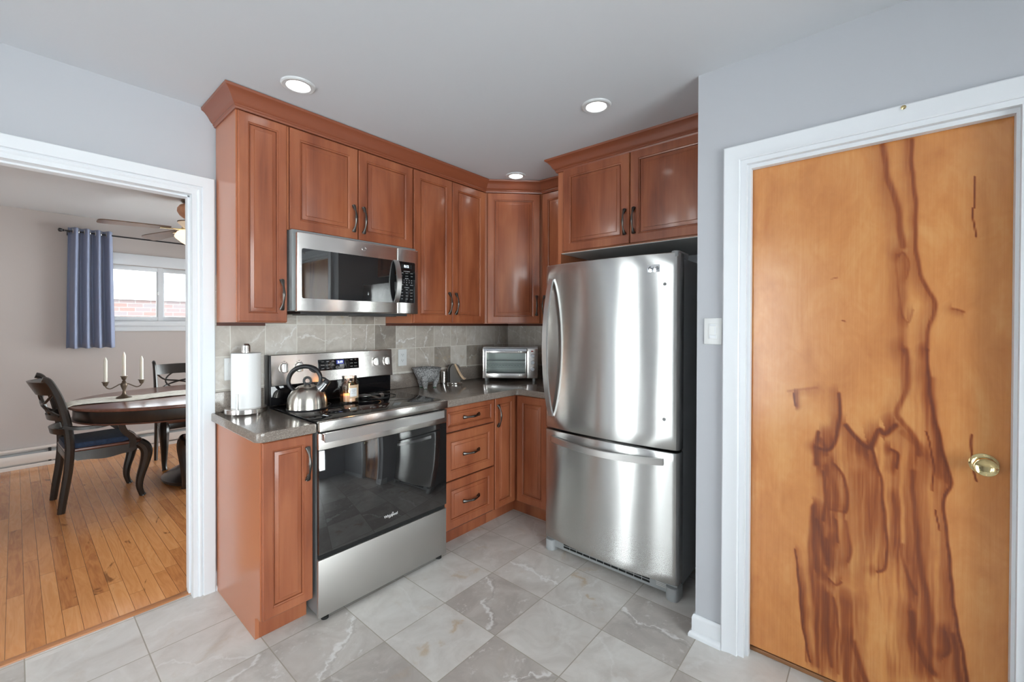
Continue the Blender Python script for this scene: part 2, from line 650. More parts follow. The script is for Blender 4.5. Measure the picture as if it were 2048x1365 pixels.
def basalt():
    n = NT('speckled_basalt')
    v = n.new('ShaderNodeTexVoronoi'); n.put(v.inputs['Vector'], n.coord()); n.put(v.inputs['Scale'], 420.0)
    nz = n.noise(n.coord(), 190, 3, .7)
    f = n.math('ADD', n.math('MULTIPLY', n.xyz(v.outputs['Color'])[0], .5), n.math('MULTIPLY', nz, .5))
    n.bump(f, .7, .004)
    return n.set(color=n.ramp(f, [(.38, (.05, .051, .053)), (.5, (.20, .20, .205)), (.62, (.52, .52, .52))]), rough=.85)


M['basalt'] = basalt()
M['moss'] = plain('green_felt_pad', (.01, .10, .04), .8)
M['napkin'] = fabric('kraft_napkin', (.52, .36, .23), (.58, .41, .27), 300)


def glass(name, tint=(1, 1, 1), refl=1.0, rough=0.0):
    """thin pane: straight-through transparency with a fresnel reflection"""
    n = NT(name)
    n.n.remove(n.p)
    tr = n.new('ShaderNodeBsdfTransparent'); n.put(tr.inputs[0], tint)
    gl = n.new('ShaderNodeBsdfGlossy'); n.put(gl.inputs['Roughness'], rough)
    fr = n.new('ShaderNodeFresnel'); n.put(fr.inputs[0], 1.5)
    mx = n.new('ShaderNodeMixShader')
    n.put(mx.inputs[0], n.math('MULTIPLY', fr.outputs[0], refl)); n.put(mx.inputs[1], tr.outputs[0]); n.put(mx.inputs[2], gl.outputs[0])
    n.t.links.new(mx.outputs[0], n.out.inputs[0])
    return n.m


M['pane'] = glass('window_glass', (.96, .98, .97))
M['ovenpane'] = glass('toaster_glass', (.90, .94, .925), 1.3)
M['jar'] = glass('rosy_jar_glass', (.985, .91, .87), .9)


def emit(name, color, strength, base=(.8, .8, .8)):
    return NT(name).set(color=base, emit=color, emits=strength, rough=.4)


M['lens'] = emit('lit_lens', (1.0, .97, .92), 9.0)
M['fanlamp'] = emit('lit_amber_glass', (1.0, .76, .48), 1.5)
M['flame'] = emit('candle_flame', (1.0, .50, .16), 160.0)
M['ledblue'] = emit('blue_digits', (.55, .65, 1.0), 3.0, (.1, .1, .1))
M['ledglow'] = emit('blue_display_glow', (.03, .05, .45), .5, (.01, .01, .02))
M['ledwhite'] = emit('white_digits', (.75, .9, 1.0), 2.2, (.1, .1, .1))
M['ledred'] = emit('red_indicator', (.5, .02, .02), .15, (.15, .01, .01))
M['copper'] = plain('etched_copper_glass', (.75, .40, .25), .3, metal=.4)

# ================================================================== SETTING
H = 2.458
XP, YP = -1.005, -1.985          # pantry block corner
XL, YF = -4.72, -4.72            # walls behind the camera
DY = 3.56                        # far dining wall


def tile_mesh(name, quads, mat):
    """quads: (corner points a,b,c,d, local uv of those corners, (tone, vein, ochre))"""
    me = bpy.data.meshes.new(name)
    vs, fs = [], []
    for q, uv, a in quads:
        n = len(vs); vs += q; fs.append((n, n + 1, n + 2, n + 3))
    me.from_pydata(vs, [], fs)
    t = me.attributes.new('tile', 'FLOAT_COLOR', 'CORNER'); u = me.attributes.new('tuv', 'FLOAT_COLOR', 'CORNER'); r = me.attributes.new('trnd', 'FLOAT_COLOR', 'CORNER')
    for i, (q, uv, a) in enumerate(quads):
        rr = (*rng.rand(3), 1)
        for k in range(4):
            t.data[i * 4 + k].color = (*a, 1); u.data[i * 4 + k].color = (uv[k][0] + .5, uv[k][1] + .5, 0, 1); r.data[i * 4 + k].color = rr
    me.materials.append(mat)
    o = bpy.data.objects.new(name, me); COL.objects.link(o)
    o['kind'] = 'structure'
    return o


def grid_tiles(X0, Y0, P, x0, x1, y0, y1, to3d, over, tmax=.6):
    out = []
    for i in range(math.floor((x0 - X0) / P), math.ceil((x1 - X0) / P)):
        for j in range(math.floor((y0 - Y0) / P), math.ceil((y1 - Y0) / P)):
            a0, a1 = max(X0 + i * P, x0), min(X0 + (i + 1) * P, x1)
            b0, b1 = max(Y0 + j * P, y0), min(Y0 + (j + 1) * P, y1)
            if a1 - a0 < 1e-4 or b1 - b0 < 1e-4: continue
            rr = rng.rand(3)
            at = over.get((i, j), (rr[0] ** 1.5 * tmax, .25 + .7 * rr[1], max(0, rr[2] * 1.6 - .6)))
            cs = ((a0, b0), (a1, b0), (a1, b1), (a0, b1))
            out.append(([to3d(*c) for c in cs], [((c[0] - X0) / P - i - .5, (c[1] - Y0) / P - j - .5) for c in cs], at))
    return out


OV = {(2, -3): (0.48, .9, .1), (3, -3): (.12, .25, .2), (2, -4): (0.66, .4, .25), (3, -4): (.18, .15, .9), (4, -4): (0.58, .9, .05), (4, -3): (.15, .2, .7),
      (5, -3): (.32, .2, .4), (5, -4): (.2, 1.0, .25), (4, -5): (.22, .2, .1), (3, -5): (0.70, .9, .1), (5, -5): (.3, .35, .9), (5, -6): (0.62, .9, .1), (4, -6): (.2, .3, .15),
      (1, -1): (.05, .5, .2), (1, -2): (.12, .6, .3), (0, -1): (.05, .3, .2), (2, -2): (.3, .15, .1), (3, -6): (.5, .5, .1), (2, -5): (.3, .8, .2), (0, -2): (.1, .9, .1), (1, -3): (.3, .9, .2),
      (6, -6): (.2, .2, .2), (6, -7): (.1, .3, .4), (6, -5): (.35, .7, .5), (6, -3): (.2, .3, .4), (6, -2): (.2, .2, .1)}
q = grid_tiles(-2.9325, .032, .3375, XL, 0.0, YF, 0.0, lambda x, y: (x, y, 0), OV)
q += grid_tiles(-2.9325, .032, .3375, -3.66, -2.362, 0.0, .052, lambda x, y: (x, y, 0), OV)
tile_mesh('floor_kitchen', q, M['ftile'])
mb = MB(); mb.add([(XL, .086, 0), (.2, .086, 0), (.2, DY, 0), (XL, DY, 0)], [(0, 1, 2, 3)])
struct('floor_dining', mb, M['oak'], smooth=0)
mb = MB(); mb.box(-3.66, -2.362, .048, .088, -.01, .006, .003)
struct('trim_1', mb, M['oakstrip'], 'oak strip where the tiles meet the wood floor')
mb = MB(); mb.box(XL - .1, .1, YF - .1, .12, H, H + .1)
struct('ceiling_kitchen', mb, M['ceil'], smooth=0)
mb = MB(); mb.box(XL - .1, .3, .12, DY + .1, H, H + .1)
struct('ceiling_dining', mb, M['dceil'], smooth=0)


def wall_holes(mb, axis, c0, c1, u0, u1, holes, zt=H):
    """wall slab: axis 'x' runs along x (c = y range) or 'y'; holes (u0,u1,z0,z1)"""
    us = sorted({u0, u1, *[h[0] for h in holes], *[h[1] for h in holes]})
    for a, b in zip(us, us[1:]):
        m = (a + b) / 2
        hs = sorted([(h[2], h[3]) for h in holes if h[0] <= m <= h[1]])
        z = 0
        for p, q_ in hs + [(zt, zt)]:
            if p - z > 1e-4:
                if axis == 'x': mb.box(a, b, c0, c1, z, p)
                else: mb.box(c0, c1, a, b, z, p)
            z = q_
    return mb


# stove wall: kitchen-side skin and dining-side skin
struct('wall_back', wall_holes(MB(), 'x', 0, .07, XL, .0, [(-3.68, -2.362, 0, 2.028)]), M['wall'], smooth=0)
struct('wall_back_dining', wall_holes(MB(), 'x', .07, .12, XL, .2, [(-3.68, -2.362, 0, 2.028)]), M['dwall'], smooth=0)
mb = MB(); mb.box(0, .1, YF - .1, .0, 0, H)
struct('wall_alcove', mb, M['wall'], smooth=0)
DO = (-2.911, -2.176, 2.03)      # pantry door opening: y0, y1, top
mb = wall_holes(MB(), 'y', XP, XP + .12, YF, YP, [(DO[0], DO[1], 0, DO[2])])
mb.box(XP + .12, .0, YP - .1, YP, 0, H)
struct('wall_right', mb, M['wall'], smooth=0)
KW = [(-1.75, -1.33, .3, 2.2), (-.64, -.06, 0, 2.03)]
struct('wall_left', wall_holes(MB(), 'y', XL - .1, XL, YF, 0, KW), M['wall'], smooth=0)
struct('wall_front', wall_holes(MB(), 'x', YF - .1, YF, XL - .1, .0, [(-4.2, -1.6, .3, 2.2)]), M['wall'], smooth=0)
WX0, WX1, WZ0, WZ1 = -2.42, -1.13, 1.40, 2.0
struct('wall_far', wall_holes(MB(), 'x', DY, DY + .12, XL - .1, .3, [(WX0, WX1, WZ0, WZ1)]), M['dwall'], smooth=0)
struct('wall_dining_left', wall_holes(MB(), 'y', XL - .1, XL, .0, DY, []), M['dwall'], smooth=0)
struct('wall_dining_right', wall_holes(MB(), 'y', .2, .3, .12, DY, [(.6, 3.2, .25, 2.15)]), M['dwall'], smooth=0)


# unseen daylight openings: simple frames and panes
def simple_window(name, axis, c, u0, u1, z0, z1, bars=1):
    f, g = MB(), MB()
    def bx(mb_, a, b, d0, d1, p, q_):
        mb_.box(a, b, d0, d1, p, q_) if axis == 'x' else mb_.box(d0, d1, a, b, p, q_)
    t = .045
    for a, b, p, q_ in [(u0, u1, z0, z0 + t), (u0, u1, z1 - t, z1), (u0, u0 + t, z0 + t, z1 - t), (u1 - t, u1, z0 + t, z1 - t)]:
        bx(f, a, b, c - .03, c + .03, p, q_)
    for k in range(bars):
        m = u0 + (u1 - u0) * (k + 1) / (bars + 1)
        bx(f, m - .02, m + .02, c - .025, c + .025, z0 + t, z1 - t)
    o = struct(name, f, M['white'])
    bx(g, u0 + t, u1 - t, c - .003, c + .003, z0 + t, z1 - t)
    obj('pane', g, M['pane'], o, smooth=0)


simple_window('window_2', 'y', XL - .05, -1.75, -1.33, .3, 2.2, 0)
simple_window('door_2', 'y', XL - .05, -.64, -.06, 0, 2.03, 0)
simple_window('added_window', 'x', YF - .05, -4.2, -1.6, .3, 2.2, 2)  # wide unseen window, added to light the range and wall cabinets
simple_window('window_4', 'y', .25, .6, 3.2, .25, 2.15, 2)

# ------------------------------------------------------------------ casings and baseboards
def casing(path, prof, to3d):
    """mitred casing: path in wall (u,z), prof (offset outward, depth out of the wall)"""
    mb = MB()
    q_ = len(prof)
    P = [Vector(p) for p in path]; m = len(P)
    vs, fs = [], []
    for i in range(m):
        d0 = (P[i] - P[i - 1]).normalized() if i else (P[1] - P[0]).normalized()
        d1 = (P[i + 1] - P[i]).normalized() if i < m - 1 else d0
        n0 = Vector((-d0.y, d0.x)); n1 = Vector((-d1.y, d1.x))
        nn = n0 + n1; nn /= nn.dot(n0)
        for off, d in prof:
            a = P[i] + nn * off
            vs.append(to3d(a.x, a.y, d))
    for i in range(m - 1):
        for k in range(q_):
            k2 = (k + 1) % q_
            fs.append((i * q_ + k, (i + 1) * q_ + k, (i + 1) * q_ + k2, i * q_ + k2))
    fs += [tuple(range(q_)), tuple(range((m - 1) * q_, m * q_))[::-1]]
    return mb.add(vs, fs)


# dining doorway: jamb lining with a stop bead, then a flat casing with an inner bead
PR = [(0, 0), (0, .008), (.006, .013), (.012, .013), (.014, .009), (.018, .009), (.021, .02), (.068, .022), (.072, .018), (.072, 0)]
cs = casing([(-2.358, 0.0), (-2.358, 2.034), (-3.684, 2.034), (-3.684, 0.0)], [(-o, d) for o, d in PR], lambda u, z, d: (u, -d, z))
o = struct('door_3', cs, M['white'], 'white casing around the opening to the dining room')
mb = MB()
mb.box(-2.378, -2.3585, -.004, .13, 0, 2.034); mb.box(-3.684, -3.664, -.004, .13, 0, 2.034); mb.box(-3.664, -2.378, -.004, .13, 2.014, 2.034)
mb.box(-2.386, -2.378, .045, .085, .007, 2.006); mb.box(-3.664, -2.386, .045, .085, 2.006, 2.014)
obj('jamb', mb, M['white'], o)

# pantry door: casing, jamb, stop, slab with knob
PR2 = [(0, 0), (0, .012), (.004, .015), (.03, .013), (.052, .019), (.058, .02), (.062, .017), (.062, 0)]
cs = casing([(-2.155, 0.0), (-2.155, 2.045), (-2.935, 2.045), (-2.935, 0.0)], [(-o, d) for o, d in PR2], lambda u, z, d: (XP - d, u, z))
d1 = struct('door_1', cs, M['white'], 'white painted casing round the wood slab door')
mb = MB()
for y0, y1 in ((-2.178, -2.153), (-2.937, -2.909)):
    mb.box(XP - .004, XP + .12, y0, y1, 0, 2.047)
mb.box(XP - .004, XP + .12, -2.909, -2.178, 2.027, 2.047)
for y0, y1 in ((-2.190, -2.178), (-2.909, -2.901)):
    mb.box(XP + .018, XP + .046, y0, y1, 0.0, 2.027)
mb.box(XP + .018, XP + .046, -2.901, -2.190, 2.012, 2.027)
obj('jamb', mb, M['white'], d1)
mb = MB(); mb.box(XP + .066, XP + .125, -2.909, -2.178, 0, .018, .004)
mb.box(XP + .105, XP + .135, -2.911, -2.176, 0.0, .03, .004)
obj('threshold', mb, plain('worn_oak_threshold', (.26, .115, .045), .45), d1)

STROKES = [([(-2.594, 2.009), (-2.611, 1.893), (-2.631, 1.803), (-2.642, 1.716), (-2.653, 1.643)], 0.018, 0.55), ([(-2.671, 2.005), (-2.675, 1.879), (-2.681, 1.766), (-2.687, 1.612), (-2.695, 1.541), (-2.71, 1.492), (-2.73, 1.45), (-2.728, 1.402), (-2.719, 1.361), (-2.712, 1.288)], 0.011, 0.6), ([(-2.637, 1.617), (-2.635, 1.546), (-2.644, 1.453), (-2.655, 1.403), (-2.67, 1.381), (-2.681, 1.423)], 0.005, 0.32), ([(-2.643, 1.609), (-2.655, 1.622), (-2.667, 1.586), (-2.659, 1.53)], 0.004, 0.3), ([(-2.651, 1.615), (-2.649, 1.474), (-2.653, 1.286)], 0.024, 0.35), ([(-2.821, 1.846), (-2.822, 1.754), (-2.817, 1.742), (-2.819, 1.689), (-2.821, 1.653)], 0.002, 1.0), ([(-2.769, 1.425), (-2.783, 1.421), (-2.797, 1.414)], 0.006, 0.5), ([(-2.486, 1.388), (-2.495, 1.385)], 0.003, 0.6), ([(-2.455, 1.544), (-2.473, 1.549)], 0.002, 0.5), ([(-2.713, 1.288), (-2.716, 1.206), (-2.729, 1.101), (-2.744, 1.014), (-2.756, 0.927), (-2.773, 0.854), (-2.759, 0.799), (-2.762, 0.727), (-2.769, 0.608), (-2.781, 0.492), (-2.793, 0.377), (-2.808, 0.265), (-2.814, 0.217)], 0.007, 0.9), ([(-2.722, 1.19), (-2.738, 1.045), (-2.75, 0.942), (-2.765, 0.856)], 0.017, 0.4), ([(-2.658, 1.286), (-2.665, 1.202), (-2.662, 1.135), (-2.641, 1.065), (-2.654, 1.033), (-2.679, 0.995), (-2.694, 0.931)], 0.015, 0.5), ([(-2.713, 1.013), (-2.724, 0.953), (-2.732, 0.889), (-2.732, 0.816)], 0.002, 1.0), ([(-2.74, 0.753), (-2.746, 0.689)], 0.002, 1.0), ([(-2.42, 0.96), (-2.409, 0.893), (-2.413, 0.837)], 0.014, 0.75), ([(-2.405, 0.901), (-2.451, 0.901), (-2.476, 0.96), (-2.48, 1.07), (-2.477, 1.115)], 0.01, 0.8), ([(-2.428, 0.933), (-2.443, 0.881)], 0.019, 0.5), ([(-2.501, 1.0), (-2.536, 0.953), (-2.57, 0.932), (-2.593, 0.997), (-2.609, 0.987), (-2.635, 1.021)], 0.014, 0.8), ([(-2.574, 0.933), (-2.584, 0.874), (-2.601, 0.826), (-2.608, 0.732), (-2.612, 0.647), (-2.619, 0.572), (-2.613, 0.509), (-2.593, 0.491)], 0.007, 0.7), ([(-2.623, 0.934), (-2.642, 0.92), (-2.641, 0.873)], 0.008, 0.7), ([(-2.466, 0.848), (-2.495, 0.8), (-2.508, 0.704), (-2.503, 0.678)], 0.008, 0.6), ([(-2.456, 0.676), (-2.503, 0.678)], 0.008, 0.35), ([(-2.432, 0.813), (-2.444, 0.724), (-2.437, 0.629)], 0.01, 0.6), ([(-2.436, 0.833), (-2.466, 0.766), (-2.481, 0.697)], 0.022, 0.3), ([(-2.503, 0.644), (-2.514, 0.544), (-2.508, 0.497)], 0.009, 0.45), ([(-2.474, 0.64), (-2.478, 0.559)], 0.007, 0.6), ([(-2.403, 0.675), (-2.407, 0.564), (-2.416, 0.435)], 0.011, 0.6), ([(-2.415, 0.622), (-2.434, 0.535), (-2.45, 0.466)], 0.014, 0.6), ([(-2.445, 0.557), (-2.45, 0.485)], 0.013, 0.5), ([(-2.347, 0.486), (-2.354, 0.392), (-2.366, 0.292), (-2.375, 0.181), (-2.395, 0.067)], 0.005, 0.8), ([(-2.353, 0.412), (-2.377, 0.23), (-2.383, 0.061)], 0.004, 0.5), ([(-2.399, 0.665), (-2.396, 0.522), (-2.401, 0.382), (-2.417, 0.248), (-2.422, 0.062)], 0.014, 0.45), ([(-2.454, 0.412), (-2.476, 0.396), (-2.492, 0.413)], 0.006, 0.6), ([(-2.447, 0.354), (-2.447, 0.261), (-2.463, 0.084)], 0.01, 0.5), ([(-2.469, 0.345), (-2.481, 0.231), (-2.485, 0.068)], 0.007, 0.5), ([(-2.544, 0.821), (-2.558, 0.718), (-2.573, 0.582), (-2.58, 0.497)], 0.033, 0.4), ([(-2.527, 0.207), (-2.549, 0.129), (-2.563, 0.078)], 0.017, 0.55), ([(-2.63, 0.773), (-2.643, 0.691), (-2.657, 0.568)], 0.03, 0.4), ([(-2.683, 0.87), (-2.687, 0.704), (-2.706, 0.544), (-2.722, 0.426), (-2.728, 0.306), (-2.732, 0.209)], 0.015, 0.55), ([(-2.68, 0.383), (-2.696, 0.29), (-2.72, 0.227), (-2.738, 0.204)], 0.02, 0.6), ([(-2.763, 0.355), (-2.772, 0.302), (-2.76, 0.273)], 0.007, 0.6), ([(-2.78, 0.355), (-2.788, 0.295), (-2.799, 0.208)], 0.013, 0.6), ([(-2.657, 0.61), (-2.663, 0.545), (-2.688, 0.454)], 0.009, 0.5), ([(-2.587, 0.473), (-2.607, 0.333), (-2.634, 0.174)], 0.039, 0.3), ([(-2.341, 1.101), (-2.344, 1.053)], 0.005, 0.8), ([(-2.321, 1.108), (-2.411, 1.131)], 0.009, 0.3), ([(-2.197, 1.268), (-2.204, 0.07)], 0.042, 0.18), ([(-2.82, 1.019), (-2.822, 0.949), (-2.83, 0.872)], 0.003, 0.8), ([(-2.501, 0.928), (-2.543, 0.892), (-2.571, 0.871)], 0.041, 0.25), ([(-2.654, 0.999), (-2.709, 0.942), (-2.745, 0.868)], 0.024, 0.3), ([(-2.505, 0.378), (-2.521, 0.056)], 0.028, 0.3), ([(-2.402, 0.241), (-2.507, 0.07)], 0.043, 0.2), ([(-2.466, 0.839), (-2.474, 0.64), (-2.486, 0.461)], 0.066, 0.34), ([(-2.543, 0.901), (-2.572, 0.669), (-2.59, 0.413)], 0.081, 0.34), ([(-2.623, 0.925), (-2.643, 0.691), (-2.676, 0.449), (-2.708, 0.188)], 0.073, 0.36), ([(-2.691, 0.889), (-2.724, 0.551), (-2.76, 0.321), (-2.784, 0.2)], 0.051, 0.34), ([(-2.431, 0.413), (-2.456, 0.02)], 0.066, 0.4), ([(-2.505, 0.333), (-2.528, 0.059)], 0.063, 0.42), ([(-2.588, 0.342), (-2.635, 0.118)], 0.07, 0.3), ([(-2.677, 1.237), (-2.69, 1.08), (-2.709, 0.942)], 0.048, 0.28)]


def veneer_door():
    y0, y1, z0, z1 = -2.909, -2.178, .034, 2.026
    ny, nz = 190, 500
    ys = np.linspace(y0, y1, ny); zs = np.linspace(z0, z1, nz)
    Y, Z = np.meshgrid(ys, zs)
    # slow wobble so that traced figure lines look like grain, not strokes
    wob = .0022 * np.sin(Z * 23 + 2 * np.sin(Y * 17)) + .0009 * np.sin(Z * 61 + Y * 40)
    F = np.zeros_like(Y)

    def streaks(dy, dz, seed):
        rs = np.random.RandomState(seed)
        a, c = (Y + wob - y0 + .02) / dy, (Z - z0) / dz
        T = rs.rand(int(c.max()) + 3, int(a.max()) + 3)
        i, j = np.floor(c).astype(int), np.floor(a).astype(int)
        u, v = c - i, a - j
        u = u * u * (3 - 2 * u); v = v * v * (3 - 2 * v)
        return (T[i, j] * (1 - v) + T[i, j + 1] * v) * (1 - u) + (T[i + 1, j] * (1 - v) + T[i + 1, j + 1] * v) * u

    fib0 = np.clip(.5 * streaks(.021, .34, 5) + .35 * streaks(.0085, .22, 6) + .25 * streaks(.004, .15, 7), 0, 1)
    for pts, wd, st in STROKES:
        p = np.array([tuple(k) for k in smooth_path([(a, b, 0) for a, b in pts], 5)])[:, :2] if len(pts) > 2 else np.array(pts)
        best = np.full(Y.shape, 9.0); sgn = np.zeros_like(Y); tt = np.zeros_like(Y)
        n = len(p) - 1
        for i in range(n):
            a, b = p[i], p[i + 1]
            ab = b - a; L2 = ab @ ab + 1e-9
            t = np.clip(((Y + wob - a[0]) * ab[0] + (Z - a[1]) * ab[1]) / L2, 0, 1)
            dx = Y + wob - a[0] - t * ab[0]; dz = (Z - a[1] - t * ab[1])
            dd = np.hypot(dx, dz)
            m = dd < best
            best[m] = dd[m]; sgn[m] = np.sign(dx[m]); tt[m] = ((i + t) / n)[m]
        hw = wd * .62
        # a crisp core line with a long feather to one side, like figured gum veneer
        side = -1 if np.mean(p[:, 0]) > -2.45 else 1
        v = np.clip(1.15 - (best - hw * .25) / (hw * .9 + .0012), 0, 1)
        if wd > .0035:
            tail = np.clip(1 - best / np.where(sgn * side > 0, hw * 4.5 + .012, hw * 1.8), 0, 1)
            fib = .35 + .9 * fib0
            v = np.maximum(v * (.85 + .15 * fib), (.80 * tail * fib)) if wd < .026 else np.clip(1.25 - best / (hw * 1.5), 0, 1) * np.clip(fib0 * 2.0 - .55, 0, .85)
        st = min(1.0, st * 1.25)
        F = 1 - (1 - F) * (1 - .9 * v * st)
    F = np.clip(F, 0, 1)
    bm = MB()
    x = XP + .05
    vs = [(x, a, b) for b in zs for a in ys]
    fs = [(j * ny + i, j * ny + i + ny, j * ny + i + ny + 1, j * ny + i + 1) for j in range(nz - 1) for i in range(ny - 1)]
    me = bpy.data.meshes.new('slab')
    e = len(vs)
    vs += [(x + .035, y0, z0), (x + .035, y1, z0), (x + .035, y1, z1), (x + .035, y0, z1)]
    b0, b1, b2, b3 = 0, ny - 1, nz * ny - 1, (nz - 1) * ny
    fs += [(e, e + 1, e + 2, e + 3), (b0, b1, e + 1, e), (b1, b2, e + 2, e + 1), (b2, b3, e + 3, e + 2), (b3, b0, e, e + 3)]
    me.from_pydata(vs, [], fs)
    at = me.attributes.new('figure', 'FLOAT', 'POINT')
    at.data.foreach_set('value', np.concatenate([F.ravel(), np.zeros(4)]).astype(np.float32))
    n = NT('figured_birch_veneer')
    f = n.new('ShaderNodeAttribute', attribute_name='figure').outputs['Fac']
    P = n.pos()
    gr = n.noise(n.mapping(P, (1, 120, 3.0)), 1.0, 5, .6, .8)
    cloud = n.noise(n.mapping(P, (1, 5.5, 2.6)), 1.0, 4, .55, 1.5)
    ripple = n.noise(n.mapping(P, (1, 16, 9), rot=(.5, 0, 0)), 1.0, 2, .5, 2.0)
    base = n.ramp(n.math('ADD', n.math('MULTIPLY', cloud, .6), n.math('ADD', n.math('MULTIPLY', gr, .22), n.math('MULTIPLY', ripple, .18))),
                  [(.3, (.45, .162, .040)), (.5, (.555, .226, .064)), (.72, (.645, .32, .108))])
    k = n.math('MULTIPLY', f, n.rng(n.noise(n.mapping(P, (1, 160, 4.0)), 1.0, 4, .6), .2, .6, .72, 1.0))
    dark = n.mix(n.rng(k, .4, .95), (.27, .064, .012), (.125, .026, .006))
    col = n.mix(n.rng(k, -.08, .62), base, dark)
    n.bump(gr, .03, .0005)
    n.set(color=col, rough=.27, spec=.5, coat=.45, coatr=.2)
    me.materials.append(n.m)
    o = bpy.data.objects.new('slab', me); COL.objects.link(o); o.parent = d1
    bmm = bmesh.new(); bmm.from_mesh(me); bmesh.ops.recalc_face_normals(bmm, faces=bmm.faces); bmm.to_mesh(me); bmm.free()
    o['label'] = 'honey brown wood slab with dark figured grain'
    return o


slab = veneer_door()
# brass knob with a dished face on a round rose
kx = Matrix.Rotation(R(-90), 4, 'Y')      # lathe axis z -> -x
mb = MB(); mb.lathe([(.0, 0), (.034, 0), (.034, .002), (.030, .006), (.024, .008), (.016, .009), (.0, .009)], n=36, M=kx)
mb.lathe([(.010, .008), (.010, .018), (.013, .022), (.022, .026), (.0275, .034), (.0285, .040), (.027, .044), (.0255, .0445), (.020, .040), (.011, .037), (.0, .0365)], n=40, M=kx)
mb.map(Matrix.Translation((XP + .05, -2.846, .930)))
obj('door_knob', mb, M['brass'], slab, 'round polished brass knob')
mb = MB(); mb.lathe([(0, 0), (.007, 0), (.007, .002), (.003, .0035), (0, .004)], n=16, M=kx)
mb.map(Matrix.Translation((XP - .0195, -2.648, 2.096)))
o = center(obj('brass_tack', mb, M['brass']))
tag(o, 'small round brass tack on the white casing above the wood door', 'tack')

# baseboards with a shoe moulding
BB = [(0, 0), (.024, 0), (.024, .012), (.019, .022), (.012, .026), (.012, .082), (.008, .094), (.004, .097), (0, .097)]
mb = MB(); mb.sweep([(-.9, YP), (XP, YP), (XP, -2.094)], BB)
struct('baseboard_right', mb, M['white'])
mb = MB(); mb.sweep([(XP, -2.997), (XP, YF)], BB)
struct('baseboard_right_rear', mb, M['white'])
mb = MB(); mb.sweep([(-2.2858, -.0005), (-2.2815, -.0005)], BB)
struct('baseboard_back', mb, M['white'])

# backsplash tiles (two walls)
q = grid_tiles(-2.217, 1.199, .169, -2.286, -.0065, .90, 1.62, lambda x, z: (x, -.0065, z), {}, 1.05)
struct_o = tile_mesh('backsplash', q, M['wtile']); struct_o.name = 'wall_tiles_back'
q = grid_tiles(-.151, 1.199, .168, -.972, -.0065, .93, 1.40, lambda y, z: (-.0065, y, z), {}, .5)
for k in range(len(q)): q[k] = (q[k][0], q[k][1], (min(q[k][2][0], .3), q[k][2][1], q[k][2][2]))
tile_mesh('wall_tiles_alcove', q, M['wtile'])

# ================================================================== CABINETS
DR = [(0, -.004), (.004, 0), (.049, 0), (.0515, -.0035), (.057, -.006), (.058, -.0135), (.0615, -.0135), (.0625, -.0085), (.080, -.004), (.0815, -.001), (.084, 0)]


def rings(wd, ht):
    m = min(wd, ht)
    k = 1.0 if m > .23 else max(.55, m / .26)
    return [(a * k if a > .01 else a, b) for a, b in DR]


def pull(name_parent, c, along, out, L=.145):
    """curved pull with flared, fluted ends; c = centre on the face"""
    A, N = Vector(along), Vector(out)
    B = A.cross(N)
    mb = MB()
    pts, rad = [], []
    for i in range(21):
        t = -1 + 2 * i / 20
        h = .026 * (1 - abs(t) ** 2.2) + .008
        s_ = abs(t)
        r = .0062 - .0022 * min(1, s_ / .55) if s_ < .55 else .004 + (.0068 * ((s_ - .55) / .45) ** 1.5)
        if s_ < .12: r += .0006
        pts.append(Vector(c) + A * (t * L / 2) + N * (h if s_ < .97 else .006)); rad.append(r)
    mb.tube(pts, rad, n=12, up=N, w=(.8, 1.15))
    for e in (-1, 1):
        p = Vector(c) + A * (e * (L / 2 - .006))
        mb.tube([p, p + N * .010], [.0075, .006], n=10, up=A)
        for k in (-1, 0, 1):
            mb.tube([p + N * .009 + A * e * -.018 + B * k * .001, p + N * .010 + A * e * .009 + B * k * .0075], [.0016, .0036], n=8, up=N)
    return obj('handle', mb, M['bronze'], name_parent, 'dark bronze pull with flared ends')


def door(parent, O, U, V, wd, ht, name='door', pull_at=None, pull_dir=None):
    mb = MB().panel(O, U, V, wd, ht, rings(wd, ht), .0195)
    o = obj(name, mb, M['cherry'], parent, smooth=25)
    if pull_at:
        U_, V_ = Vector(U), Vector(V)
        pull(o, Vector(O) + U_ * pull_at[0] + V_ * pull_at[1], pull_dir or V, U_.cross(V_))
    return o


EX, EY, EZ = (1, 0, 0), (0, 1, 0), (0, 0, 1)
NY = (0, -1, 0)
YD, ZB, ZT = -.325, 1.378, 2.368
# faces toward -y : U=+x, V=+z -> N = x cross z = -y ; faces toward -x : U=-y
def upper(label, x0, x1, zb, doors, side=None, group='upper cabinets'):
    t = thing('upper_cabinet', label, 'cabinet', ((x0 + x1) / 2, -.15, zb), 0, group)
    mb = MB(); mb.box(x0, x1, YD + .02, -.008, zb, 2.385)
    obj('body', mb, M['cherryside'], t, smooth=0)
    if zb < 1.5:
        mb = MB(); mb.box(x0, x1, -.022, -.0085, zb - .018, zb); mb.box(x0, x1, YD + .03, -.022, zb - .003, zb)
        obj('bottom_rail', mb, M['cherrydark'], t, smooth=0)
    for a, b, hp in doors:
        O = (a, YD, zb + .003)
        p = None
        if hp: p = ((b - a - .028) if hp == 'r' else .028, .135 if zb < 1.5 else .115)
        door(t, O, EX, EZ, b - a, ZT - zb - .003, 'door', p)
    return t


